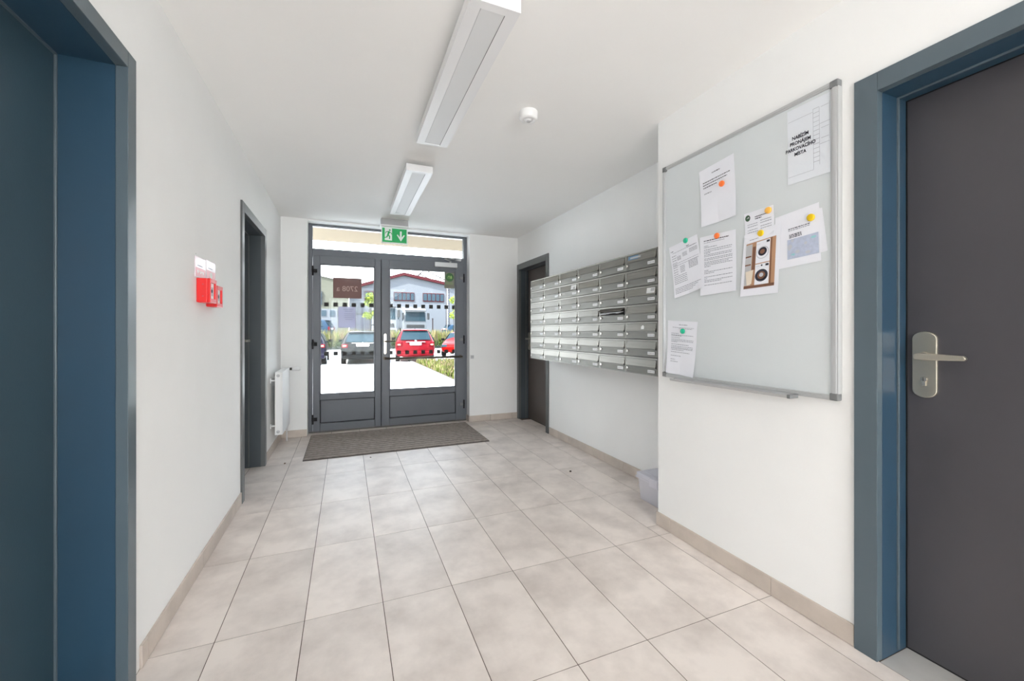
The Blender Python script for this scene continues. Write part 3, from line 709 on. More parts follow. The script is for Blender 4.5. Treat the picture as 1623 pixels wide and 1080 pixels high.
for k in range(9):
    a = random.uniform(0.32, 0.9); b = random.uniform(0.53, 0.8); pp.append((circ(a, b, random.uniform(0.02, 0.06), random.uniform(0.015, 0.05), 9), 1 if k % 3 else 2, 0.0012 + 0.0001 * k))
poly_print(pr, Q['G'], X, pp, [M['maskb'], M['inkl'], M['aqua']], 'map')
pr, X = paper(Q['F'], 'sheet with a colour photo of two stacked washing machines', XB - 0.005, words(0.11, 0.14, 0.42, 0.012, 0), 0.0, [M['inkg']])
u0, v0, u1, v1 = 0.09, 0.165, 0.90, 0.885
def R(a, b, c, d): return rect(u0 + (u1 - u0) * a, v0 + (v1 - v0) * b, u0 + (u1 - u0) * c, v0 + (v1 - v0) * d)
def CC(a, b, r_): return circ(u0 + (u1 - u0) * a, v0 + (v1 - v0) * b, (u1 - u0) * r_, (v1 - v0) * r_ * 0.62)
pp = [(R(0, 0, 1, 1), 0, 0), (R(0, 0.03, 0.22, 0.93), 2, .0003), (R(0.0, 0.28, 0.2, 0.31), 1, .0005), (R(0.0, 0.46, 0.2, 0.49), 1, .0005), (R(0.24, 0.1, 0.34, 0.6), 1, .0004),
      (R(0.36, 0.02, 0.82, 0.48), 3, .0006), (R(0.36, 0.50, 0.82, 0.95), 3, .0006), (R(0.70, 0.035, 0.80, 0.08), 5, .0009), (R(0.70, 0.52, 0.80, 0.565), 5, .0009), (R(0.38, 0.075, 0.5, 0.083), 4, .0009), (R(0.38, 0.545, 0.5, 0.553), 4, .0009),
      (CC(0.58, 0.27, 0.21), 4, .0009), (CC(0.58, 0.27, 0.185), 3, .0012), (CC(0.58, 0.25, 0.145), 5, .0015), (CC(0.58, 0.25, 0.08), 1, .0018),
      (CC(0.58, 0.75, 0.21), 5, .0009), (CC(0.58, 0.75, 0.13), 1, .0012), (CC(0.58, 0.74, 0.07), 4, .0015), (CC(0.58, 0.54, 0.03), 5, .0015),
      ([(u0 + (u1 - u0) * a, v0 + (v1 - v0) * b) for a, b in ((0.03, 0.62), (0.3, 0.6), (0.26, 0.9), (0.1, 0.93))], 6, .0009), (R(0.84, 0, 0.88, 1), 1, .0004), (R(0, 0.94, 1, 1), 1, .0010)]
poly_print(pr, Q['F'], X, pp, [M['wood'], M['woodd'], M['lgrey'], M['paper'], M['inkl'], M['ink'], M['creamp']])
ln = words(0.065, 0.40, 0.68, 0.014, 0) + words(0.12, 0.18, 0.9, 0.008, 1) + words(0.14, 0.4, 0.85, 0.008, 1)
for v, b in ((0.25, .4), (0.28, .9), (0.295, .5), (0.33, .45), (0.365, .9), (0.39, .9), (0.41, .35), (0.455, .75), (0.49, .9), (0.515, .9), (0.535, .9), (0.56, .6), (0.60, .8), (0.67, .5), (0.74, .3), (0.78, .4)): ln += words(v - 0.02, 0.14, b, 0.010, 1)
paper(Q['H'], 'white sheet held by a teal magnet in the bottom left corner of the board', XB, ln, 0.007, [M['inkg'], M['inkg']])
for (y, z, c, lab) in ((1.468, 1.897, 'orange', 'orange round magnet on the upper left sheet'), (1.699, 1.663, 'teal', 'teal round magnet on the tilted form'),
                       (1.496, 1.645, 'orange', 'orange round magnet at the top of the upright letter'), (1.229, 1.699, 'amber', 'pale amber magnet on the small flyer with the green emblem'),
                       (1.263, 1.606, 'yellow', 'yellow magnet on the washing machine picture'), (1.052, 1.621, 'yellow', 'yellow magnet on the sheet with the map'),
                       (1.72, 1.167, 'teal', 'teal round magnet on the bottom left sheet')):
    x = XB - 0.0095
    m = MB(); m.lathe([(0.0, 0.0), (0.011, 0.0004), (0.0135, 0.0018), (0.0145, 0.0045), (0.0145, 0.0095)], (x - 0.002, y, z), 'x', 22)
    tag(centred(m, 'magnet', M[c]), lab, 'magnet', 'round magnets on the whiteboard')

# ------------------------------------------------------------------ ceiling lights, smoke detector, exit sign
for y0, y1, lab in ((1.375, 2.567, 'long white ceiling light nearest the camera, left of smoke detector'), (3.02, 4.215, 'far white ceiling light just in front of the exit sign')):
    r = root('ceiling_light', (0.50, (y0 + y1) / 2, 2.42), lab, 'ceiling light', 'ceiling lights')
    x0, x1, zb, zt = 0.405, 0.597, 2.34, 2.39
    m = MB(); m.box(x0, x1, y0, y1, zb + 0.006, zt)
    m.box(x0, 0.452, y0, y1, zb, zb + 0.006); m.box(0.548, x1, y0, y1, zb, zb + 0.006); m.box(0.452, 0.548, y0, y0 + 0.035, zb, zb + 0.006); m.box(0.452, 0.548, y1 - 0.02, y1, zb, zb + 0.006)
    m.build('housing', M['lamp_w'], r)
    MB().box(0.454, 0.546, y0 + 0.037, y1 - 0.022, zb + 0.002, zb + 0.0075).build('diffuser', M['lamp_d'], r)
    MB().box(0.5462, 0.5482, y0 + 0.035, y1 - 0.02, zb + 0.0005, zb + 0.004).build('diffuser_edge', M['grey'], r)  # grey strip paints the line of shade along the diffuser step
    MB().box(0.46, 0.54, y0 + 0.12, y1 - 0.12, zt, H).build('mounting_rail', M['lamp_w'], r)
sdx, sdy = 0.965, 2.115
r = root('smoke_detector', (sdx, sdy, H), 'small round white smoke detector on the ceiling', 'smoke detector')
MB().lathe([(0.0, -0.0), (0.052, 0), (0.054, -0.006), (0.052, -0.036), (0.044, -0.047), (0.030, -0.048), (0.029, -0.044), (0.020, -0.044), (0.018, -0.052), (0.0, -0.053)][1:], (sdx, sdy, H), 'z', 36).build('housing', M['white'], r)
MB().lathe([(0.014, -0.0525), (0.012, -0.056), (0.0, -0.0565)], (sdx, sdy, H), 'z', 20).build('sensor_cap', M['lgrey'], r)

YE = 4.73
r = root('exit_sign', (0.505, YE, H), 'green and white emergency exit sign hanging over the entrance door', 'exit sign')
m = MB(); m.box(0.355, 0.652, YE - 0.035, YE + 0.035, 2.352, H); m.build('housing', M['lgrey'], r, 0.004)
MB().box(0.350, 0.656, YE - 0.042, YE + 0.042, 2.336, 2.352).build('light_strip', M['white'], r, 0.003)
pn = MB().box(0.362, 0.648, YE - 0.004, YE + 0.004, 2.150, 2.336).build('panel', M['signw'], r, 0.002)
m = MB(); yy = YE - 0.0046
m.box(0.372, 0.636, yy, YE - 0.004, 2.165, 2.322); m.build('green_field', M['green'], r)
m = MB(); yy -= 0.0006
m.box(0.398, 0.476, yy, yy + 0.0004, 2.185, 2.322)
# down arrow
ax, az = 0.572, 2.238
m.add([(ax + a, yy, az + b) for a, b in ((-0.010, 0.058), (0.010, 0.058), (0.010, -0.010), (0.034, 0.022), (0.044, 0.012), (0.0, -0.055), (-0.044, 0.012), (-0.034, 0.022), (-0.010, -0.010))], [(0, 1, 2, 5, 8), (2, 3, 4, 5), (8, 5, 6, 7)])
m.build('arrow_and_doorway', M['signw'], r)
m = MB(); y2 = yy - 0.0004
def limb(a, b, w0, w1):
    a = Vector((a[0], 0, a[1])); b = Vector((b[0], 0, b[1])); d = (b - a).normalized(); n_ = Vector((-d.z, 0, d.x))
    m.add([(p.x, y2, p.z) for p in (a + n_ * w0, a - n_ * w0, b - n_ * w1, b + n_ * w1)], [(0, 1, 2, 3)])
m.add([(0.452 + 0.0095 * math.cos(2 * PI * i / 14), y2, 2.300 + 0.0095 * math.sin(2 * PI * i / 14)) for i in range(14)], [tuple(range(14))])
limb((0.446, 2.286), (0.432, 2.245), 0.011, 0.009); limb((0.434, 2.246), (0.452, 2.228), 0.007, 0.006); limb((0.452, 2.230), (0.448, 2.200), 0.006, 0.005)
limb((0.431, 2.247), (0.420, 2.218), 0.007, 0.006); limb((0.421, 2.220), (0.392, 2.212), 0.005, 0.004); limb((0.444, 2.284), (0.468, 2.268), 0.004, 0.0035)
limb((0.468, 2.270), (0.474, 2.252), 0.0035, 0.003); limb((0.440, 2.284), (0.412, 2.278), 0.004, 0.0035); limb((0.413, 2.280), (0.404, 2.258), 0.0035, 0.003)
m.build('running_figure', M['green'], r)

# ------------------------------------------------------------------ fire call points and their signs
def callpoint(y0, y1, z0, z1, lab, xo):
    r = root('fire_call_point', (XL, (y0 + y1) / 2, z0), lab, 'fire call point', 'red fire call points')
    m = MB(); m.box(XL, xo - 0.012, y0, y1, z0, z1); m.build('back_box', M['red'], r, 0.004)
    m = MB()
    for a in ((y0, y0 + 0.016, z0, z1), (y1 - 0.016, y1, z0, z1), (y0 + 0.016, y1 - 0.016, z0, z0 + 0.02), (y0 + 0.016, y1 - 0.016, z1 - 0.02, z1)): m.box(xo - 0.012, xo, *a)
    m.build('front_cover', M['red'], r, 0.002)
    MB().box(xo - 0.012, xo - 0.008, y0 + 0.016, y1 - 0.016, z0 + 0.02, z1 - 0.02).build('glass_plate', M['signw'], r)
    m = MB(); m.box(xo - 0.008, xo - 0.007, y0 + 0.03, y1 - 0.03, z0 + 0.035, z1 - 0.04, 0)
    m.lathe([(0.010, -0.007), (0.008, -0.006), (0.0, -0.006)], (xo, (y0 + y1) / 2, (z0 + z1) / 2), 'x', 14, 1)
    m.build('press_mark', [M['lgrey'], M['ink']], r)
    m = MB(); m.tube((xo - 0.03, y0 - 0.001, z0 + 0.03), (xo - 0.03, y0 + 0.002, z0 + 0.03), 0.003); m.tube((xo - 0.03, y0 - 0.001, z1 - 0.03), (xo - 0.03, y0 + 0.002, z1 - 0.03), 0.003)
    m.build('cover_screw', M['redp'], r)
callpoint(2.356, 2.458, 1.305, 1.422, 'red fire call point on the left wall, the one nearer the camera', -0.604)
callpoint(2.50, 2.602, 1.292, 1.402, 'red fire call point on the left wall, the one nearer the far door', -0.612)
for (a, b, z0, z1, lab) in ((2.334, 2.488, 1.425, 1.524, 'pale red and white sign plate above the nearer call point'), (2.497, 2.650, 1.435, 1.530, 'pale red and white sign plate above the farther call point')):
    r = root('sign_plate', (XL, (a + b) / 2, z0), lab, 'sign', 'sign plates above the call points')
    MB().box(XL, XL + 0.003, a, b, z0, z1).build('plate', M['pinkp'], r)
    mm = MB(); x = XL + 0.0034
    mm.box(XL + 0.003, x, a + 0.006, b - 0.006, z0 + 0.004, z0 + (z1 - z0) * 0.48, 0)
    cy_ = (a + b) / 2
    if a < 2.4:
        for k in range(5): mm.box(x, x + 0.0005, cy_ - 0.05 + 0.02 * k, cy_ - 0.038 + 0.02 * k, z0 + 0.02 + 0.006 * (k % 2), z0 + 0.034, 1)
    else: mm.lathe([(0.018, 0.0), (0.016, 0.0008), (0.0, 0.0008)], (x, cy_, z0 + 0.022), 'x', 16, 1)
    mm.box(XL + 0.003, x, a + 0.03, b - 0.05, z0 + 0.056, z0 + 0.060, 2)
    mm.build('print', [M['redp'], M['signw'], M['inkg']], r)
m = MB(); m.lathe([(0.003, 0.004), (0.0, 0.005)], (XL, 2.338, 1.532), 'x', 10); tag(m.build('wall_screw', M['grey']), 'tiny grey screw in the wall above the sign plate', 'screw')

# ------------------------------------------------------------------ radiator
r = root('radiator', (-0.585, 4.6, 0.19), 'white panel radiator in the left corner by the entrance', 'radiator')
RX0, RX1, RY0, RY1, RZ0, RZ1 = -0.617, -0.553, 4.35, 4.86, 0.195, 0.785
m = MB(); m.box(RX1 - 0.012, RX1, RY0, RY1, RZ0, RZ1); m.build('front_panel', M['white'], r, 0.003)
MB().box(RX0, RX1 - 0.012, RY0 + 0.002, RY0 + 0.008, RZ0, RZ1).build('side_cover', M['white'], r, 0.002)
MB().box(RX0, RX1 - 0.012, RY1 - 0.008, RY1 - 0.002, RZ0, RZ1).build('side_cover', M['white'], r, 0.002)
m = MB(); m.box(RX0, RX1 - 0.012, RY0 + 0.008, RY1 - 0.008, RZ1 - 0.012, RZ1 - 0.004)
m.build('top_grille', M['white'], r)
m = MB(); m.box(RX0, RX0 + 0.01, RY0 + 0.008, RY1 - 0.008, RZ0 + 0.01, RZ1 - 0.012); m.build('rear_panel', M['white'], r)
m = MB()
for z in (RZ1 - 0.035, RZ0 + 0.03): m.lathe([(0.014, 0), (0.013, -0.006), (0.008, -0.008), (0, -0.008)], ((RX0 + RX1) / 2 - 0.005, RY0 + 0.002, z), 'y', 16)
m.build('blind_plug', M['lgrey'], r)
for z in (0.70, 0.27):
    m = MB(); m.tube((XL, RY0 + 0.06, z), (RX0, RY0 + 0.06, z), 0.008); m.box(XL, XL + 0.006, RY0 + 0.04, RY0 + 0.08, z - 0.02, z + 0.02); m.build('wall_bracket', M['white'], r)
m = MB(); m.tube((-0.585, RY1, 0.765), (-0.585, RY1 + 0.055, 0.765), 0.011); m.tube((-0.60, RY1 + 0.055, 0.765), (-0.535, RY1 + 0.055, 0.765), 0.014); m.build('valve', M['steel_d'], r)
m = MB(); m.lathe([(0.018, 0), (0.022, 0.006), (0.022, 0.06), (0.018, 0.078), (0.0, 0.08)], (-0.535, RY1 + 0.055, 0.765), 'x', 20); m.build('thermostat_head', M['white'], r)
m = MB(); m.tube((-0.585, RY1, 0.22), (-0.585, RY1 + 0.05, 0.22), 0.010); m.tube((-0.585, RY1 + 0.05, 0.765), (-0.585, RY1 + 0.05, 0.0), 0.008); m.build('pipe', M['white'], r)

# light switch beside the entrance
r = root('light_switch', (1.502, YB, 0.81), 'small white light switch right of the entrance door', 'light switch')
MB().box(1.472, 1.532, YB - 0.009, YB, 0.808, 0.868).build('plate', M['white'], r, 0.002)
MB().box(1.482, 1.522, YB - 0.013, YB - 0.008, 0.818, 0.858).build('rocker', M['lgrey'], r, 0.002)

# storage box in the corner behind the pier
r = root('storage_box', (2.0, 2.125, 0), 'translucent lidded plastic storage box on the floor under the mailboxes', 'storage box')
bx0, bx1, by0, by1 = 1.885, 2.105, 1.965, 2.295
m = MB(); t = 0.012; zt_ = 0.165
o_ = [(bx0 + t, by0 + t, 0.0), (bx1 - t, by0 + t, 0.0), (bx1 - t, by1 - t, 0.0), (bx0 + t, by1 - t, 0.0), (bx0, by0, zt_), (bx1, by0, zt_), (bx1, by1, zt_), (bx0, by1, zt_)]
m.add(o_, [(3, 2, 1, 0), (0, 1, 5, 4), (1, 2, 6, 5), (2, 3, 7, 6), (3, 0, 4, 7)])
m.build('tub', M['clearbox'], r, 0.006)
m = MB(); e = 0.012
m.box(bx0 - e, bx1 + e - 0.01, by0 - e + 0.002, by1 + e, 0.150, 0.163); m.build('rim', M['clearlid'], r, 0.003)
m = MB(); m.box(bx0 - 0.006, bx1, by0 - 0.004, by1 + 0.006, 0.178, 0.188); m.box(bx0 - 0.010, bx0 - 0.004, by0, by1, 0.160, 0.184); m.box(bx0, bx1 - 0.02, by1 + 0.004, by1 + 0.010, 0.160, 0.184)
m.box(bx0 + 0.03, bx1 - 0.04, by0 + 0.03, by1 - 0.04, 0.188, 0.193); m.build('lid', M['clearlid'], r, 0.003)
m = MB(); m.box(bx0 - 0.02, bx0 - 0.012, 2.08, 2.16, 0.135, 0.190); m.build('clip', M['clearlid'], r, 0.002)
for k, (x, y, z, a, b, c, mm_) in enumerate(((1.95, 2.16, 0.002, 0.06, 0.08, 0.05, 'lgrey'), (2.03, 2.06, 0.002, 0.05, 0.07, 0.09, 'lgrey'), (1.97, 2.04, 0.002, 0.03, 0.03, 0.12, 'grey'))):
    m = MB(); m.box(x - a / 2, x + a / 2, y - b / 2, y + b / 2, z, z + c); m.build('packed_content', M[mm_], r, 0.006)
# grit on the floor
def pebble(x, y, rr, m_, lab):
    m = MB(); vs = []; fs = []; n = 8
    for j, (rad, h_) in enumerate(((0.9, 0.0), (1.0, 0.35), (0.7, 0.8), (0.25, 1.0))):
        for i in range(n):
            k = rr * rad * random.uniform(0.8, 1.15); vs.append((x + k * math.cos(2 * PI * i / n), y + 0.75 * k * math.sin(2 * PI * i / n), h_ * rr * 0.9))
    for j in range(3):
        for i in range(n): fs.append((j * n + i, j * n + (i + 1) % n, (j + 1) * n + (i + 1) % n, (j + 1) * n + i))
    fs.append(tuple(range(3 * n, 4 * n))); m.add(vs, fs); tag(centred(m, 'pebble', M[m_]), lab, 'pebble')
pebble(1.725, 2.942, 0.011, 'pebble', 'small dark pebble on the tiles before the mailboxes')
pebble(-0.50, 4.07, 0.009, 'crumb', 'brown crumb of grit on the tiles by the left door')
pebble(0.21, 3.97, 0.007, 'crumb', 'tiny grey crumb of grit in front of the door mat')

# ================================================================== outside
G = -0.27
def ostruct(mb_, name, m, label=None): return struct(mb_.build(name, M[m]), label)
m = MB(); m.box(-30, 2.78, 5.36, 33, G - 0.3, G); m.box(2.78, 30, 5.36, 33, G - 0.3, G - 0.02)
ostruct(m, 'paved_ground', 'paving', 'pale paved forecourt and parking stalls')
ostruct(MB().prism([(5.25, -0.02), (5.37, -0.02), (7.5, G), (5.25, G)], 'x', -3, 2.78), 'entrance_ramp', 'paving', 'pale ramp outside the entrance door')
GY = 0.55
ostruct(MB().prism([(33.15, G), (36.6, GY), (150, GY), (150, -1), (33.15, -1)], 'x', -60, 80), 'rear_ground', 'asph', 'grey yard beyond the parking')
kb = root('kerb', (2.83, 15, G), 'pale kerb stones along the grass strip right of the forecourt', 'kerb')
for k in range(14):
    MB().box(2.78, 2.90, 9.0 + 0.8 * k + 0.004, 9.8 + 0.8 * k - 0.004, G - 0.02, G + 0.04).build('kerb_stone', M['kerb'], kb, 0.006)
k2 = root('kerb', (0, 33.1, G), 'long kerb at the foot of the hedge behind the parked cars', 'kerb')
MB().box(-14, 26, 33.0, 33.15, G - 0.02, G + 0.08).build('kerb_line', M['kerb'], k2)
ostruct(MB().box(2.90, 9.5, 6.5, 19.3, G - 0.2, G + 0.02), 'verge_soil', 'soil', 'soil under the wild grass')

def blades(name, n, region, h0, h1, mats, label, seed, wd=0.02, zb=G):
    rnd = random.Random(seed); m = MB(); v = []; f = []; mi = []
    for i in range(n):
        x = rnd.uniform(region[0], region[1]); y = rnd.uniform(region[2], region[3]); h_ = rnd.uniform(h0, h1)
        a = rnd.uniform(0, PI); w_ = wd * rnd.uniform(0.6, 1.4); lx = rnd.uniform(-.3, .3) * h_; ly = rnd.uniform(-.3, .3) * h_
        k = len(v); dx, dy = math.cos(a) * w_, math.sin(a) * w_
        v += [(x - dx, y - dy, zb), (x + dx, y + dy, zb), (x + lx * .4 + dx * .7, y + ly * .4 + dy * .7, zb + h_ * .6), (x + lx * .4 - dx * .7, y + ly * .4 - dy * .7, zb + h_ * .6), (x + lx, y + ly, zb + h_)]
        c = rnd.choice(range(len(mats)))
        f += [(k, k + 1, k + 2, k + 3), (k + 3, k + 2, k + 4)]; mi += [c, c]
    me = bpy.data.meshes.new(name); me.from_pydata(v, [], f)
    for q in mats: me.materials.append(M[q])
    for p, c in zip(me.polygons, mi): p.material_index = c
    o = bpy.data.objects.new(name, me); C.objects.link(o); return tag(o, label, 'grass', None, 'stuff')
blades('wild_grass', 9000, (2.98, 6.8, 9.5, 19.2), 0.08, 0.26, ['grassy', 'grassg', 'grassp', 'grassg'], 'dry wild grass on the verge right of the path', 3, 0.022)
blades('tall_weeds', 8000, (-6, 20, 34.1, 36.5), 0.6, 1.5, ['grassy', 'grassg', 'grassy', 'grassp'], 'tall sunlit weeds behind the parked cars', 5, 0.05, -0.05)

def leafcloud(v, f, c, rx, ry, rz, n, s, rnd):
    for i in range(n):
        while True:
            p = Vector((rnd.uniform(-1, 1), rnd.uniform(-1, 1), rnd.uniform(-1, 1)))
            if p.length < 1: break
        q = Vector((c[0] + p.x * rx, c[1] + p.y * ry, c[2] + p.z * rz)); a = Vector((rnd.gauss(0, 1), rnd.gauss(0, 1), rnd.gauss(0, 1))).normalized(); b = a.orthogonal().normalized()
        k = len(v); ss = s * rnd.uniform(0.6, 1.3)
        v += [q - a * ss, q + b * ss * .5, q + a * ss, q - b * ss * .5]; f.append((k, k + 1, k + 2, k + 3))
rnd = random.Random(11); v = []; f = []
for k in range(46): leafcloud(v, f, (-12 + k * 0.78, 33.55, G + 0.42), 0.55, 0.32, 0.40, 170, 0.07, rnd)
hd = MB().add(v, f).build('hedge', M['leaf2']); tag(hd, 'low dark green hedge along the far kerb behind the cars', 'hedge', None, 'stuff')

def sapling(x, y, blobs, zt, lab):
    r = root('sapling', (x, y, G), lab, 'tree', 'young trees by the parking')
    m = MB(); m.tube((x, y, G), (x, y, zt), 0.03, 8, r2=0.012)
    for (dx, dz, rx, rz, n) in blobs: m.tube((x, y, dz - 0.35), (x + dx, y, dz), 0.012, 6)
    m.build('trunk', M['bark'], r)
    rnd = random.Random(int(x * 100)); v = []; f = []
    for (dx, dz, rx, rz, n) in blobs: leafcloud(v, f, (x + dx, y, dz), rx, rx, rz, n, 0.085, rnd)
    MB().add(v, f).build('foliage', M['leaf1'], r)
    m = MB(); m.tube((x + 0.25, y, G), (x + 0.25, y, 1.7), 0.03, 6); m.box(x, x + 0.25, y - 0.02, y + 0.02, 1.5, 1.56); m.build('stake', M['bark'], r)
sapling(1.25, 24, [(0.05, 3.05, 0.32, 0.30, 170), (-0.05, 2.75, 0.28, 0.22, 110), (-0.12, 2.05, 0.30, 0.20, 120), (0.22, 2.2, 0.2, 0.16, 70), (0.3, 2.75, 0.22, 0.25, 80)], 3.2, 'sunlit young tree seen in the left door pane')
sapling(7.75, 31, [(0.0, 3.6, 0.35, 0.35, 130), (-0.02, 2.4, 0.35, 0.3, 130), (0.2, 3.0, 0.35, 0.35, 110)], 3.8, 'sunlit young tree at the right edge of the right door pane')

# canopy over the entrance
ostruct(MB().box(-6, 7, 5.36, 7.32, 2.65, 2.90), 'entrance_canopy', 'render_b', 'beige rendered slab over the entrance')

# white industrial hall
hb = root('industrial_hall', (8, 60, G), 'white industrial hall with a dark red gable edge beyond the yard', 'building')
gab = [(0.42, G), (0.42, 6.95), (7.68, 9.35), (26, 5.9), (26, G)]
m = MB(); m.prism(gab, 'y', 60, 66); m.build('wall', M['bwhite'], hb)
m = MB()
def band(mb_, a, b, y0, y1, t):
    mb_.add([(a[0], y0, a[1]), (b[0], y0, b[1]), (b[0], y0, b[1] + t), (a[0], y0, a[1] + t), (a[0], y1, a[1]), (b[0], y1, b[1]), (b[0], y1, b[1] + t), (a[0], y1, a[1] + t)],
            [(0, 1, 2, 3), (7, 6, 5, 4), (0, 4, 5, 1), (3, 2, 6, 7), (0, 3, 7, 4), (1, 5, 6, 2)])
band(m, (0.0, 6.75), (7.68, 9.2), 59.6, 60.1, 0.42); band(m, (7.68, 9.2), (26.4, 5.75), 59.6, 60.1, 0.42); m.build('roof_edge', M['roofred'], hb)
for x0, x1 in ((6.3, 9.15), (10.4, 13.5), (2.35, 5.2), (15.6, 18.5)):
    fr_ = MB(); fr_.box(x0, x1, 59.9, 60.02, 5.55, 6.8); wf = fr_.build('window', M['roofred'], hb)
    n = 5; w_ = (x1 - x0) / n
    for k in range(n): MB().box(x0 + w_ * k + 0.055, x0 + w_ * (k + 1) - 0.055, 59.86, 59.91, 5.68, 6.68).build('pane', M['winblue'], wf)
MB().box(6.3, 8.9, 59.9, 60.02, 0.0, 4.3).build('loading_door', M['asph'], hb)
tr = root('roof_truss', (11, 64, 8), 'bare steel roof truss rising behind the hall roof', 'roof truss')
m = MB(); pts = [(9.9, 9.35), (11.4, 10.85), (15.4, 9.0)]
for dy in (0, 5):
    for a, b in zip(pts[:-1], pts[1:]): m.tube((a[0], 64 + dy, a[1]), (b[0], 64 + dy, b[1]), 0.07, 6)
    m.tube((9.9, 64 + dy, 8.6), (15.4, 64 + dy, 8.3), 0.06, 6)
    for k in range(9):
        x = 10.2 + 0.6 * k; zt2 = 9.35 + (x - 9.9) if x < 11.4 else 10.85 - (x - 11.4) * 0.4625
        m.tube((x, 64 + dy, 8.4), (x, 64 + dy, zt2), 0.04, 5); m.tube((x, 64 + dy, 8.4), (x + 0.6, 64 + dy, zt2 - 0.2), 0.035, 5)
m.tube((11.4, 64, 10.85), (11.4, 69, 10.85), 0.06, 6); m.build('truss_frame', M['trussm'], tr)
MB().box(10.3, 13.4, 66, 66.2, 8.3, 9.35).build('roof_panel', M['roofred'], tr)
# beige building on the left
bb = root('beige_building', (-4, 54, G), 'pale beige flat-roofed building left of the white hall', 'building')
MB().prism([(-16, G), (-16, 8.6), (-2.9, 7.85), (0.32, 7.2), (0.32, G)], 'y', 54, 59.5).build('wall', M['bbeige'], bb)
MB().prism([(-16, 8.6), (-16, 8.8), (-2.9, 8.05), (0.40, 7.4), (0.40, 7.2), (-2.9, 7.85)], 'y', 53.85, 59.5).build('roof_edge', M['lgrey'], bb)
wf = MB().box(-4.4, -2.62, 53.9, 54.02, 4.4, 6.0).build('window', M['winblue'], bb); m = MB(); m.box(-2.72, -2.62, 53.85, 53.9, 4.4, 6.0); m.box(-4.4, -2.62, 53.85, 53.9, 5.15, 5.25); m.build('window_bar', M['asph'], wf)
MB().box(-16, 0.0, 53.7, 54.02, 3.65, 3.8).build('gutter', M['asph'], bb)
bw = root('white_fence_panel', (-3, 46, G), 'white yard fence with two bluish posters left of the grey wall', 'fence')
MB().box(-8, -0.85, 46, 46.1, G, 3.5).build('panel', M['bwhite'], bw)
for x in (-2.35, -1.55): MB().box(x, x + 0.45, 45.95, 46.0, 2.75, 3.35).build('poster', M['winblue'], bw)
gw = root('grey_wall', (2, 40, G), 'lilac-grey concrete yard wall behind the weeds', 'wall')
for k in range(5): MB().box(0.35 + 0.0 + 0.66 * k, 0.35 + 0.66 * (k + 1) - 0.02, 40, 40.15, G, 2.78).build('panel', M['wallblue'], gw)
MB().box(0.33, 3.65, 39.95, 40.2, 2.78, 2.86).build('coping', M['asph'], gw)
for x, y, z, lab in ((0.72, 36.8, 2.55, 'dark fence post in front of the grey yard wall'), (7.9, 40, 2.4, 'dark fence post left of the ladder mast'), (7.3, 30, 4.6, None)):
    if lab is None: continue
    m = MB(); m.box(x - 0.05, x + 0.05, y, y + 0.1, G, z); m.box(x - 0.07, x + 0.07, y - 0.02, y + 0.12, z, z + 0.06); tag(centred(m, 'fence_post', M['trussm']), lab, 'post', 'fence posts in the yard')
m = MB()
lm = root('ladder_mast', (10.5, 46, G), 'tall dark steel ladder mast in front of the hall', 'mast')
for x in (10.62, 10.98): m.tube((x, 46, G), (x, 46, 6.6), 0.035, 6)
m.build('rail', M['trussm'], lm)
m = MB()
for k in range(22): m.tube((10.62, 46, 0.2 + 0.3 * k), (10.98, 46, 0.2 + 0.3 * k), 0.02, 5)
m.build('rung', M['trussm'], lm)['kind'] = 'stuff'
m = MB(); m.tube((8.75, 37.5, 0.4), (8.75, 37.5, 5.2), 0.03, 8, r2=0.02); m.tube((8.75, 37.5, 0.4), (8.75, 37.5, 0.9), 0.08, 8); tag(m.build('pole', M['lgrey']), 'thin pale pole standing left of the ladder mast', 'pole')

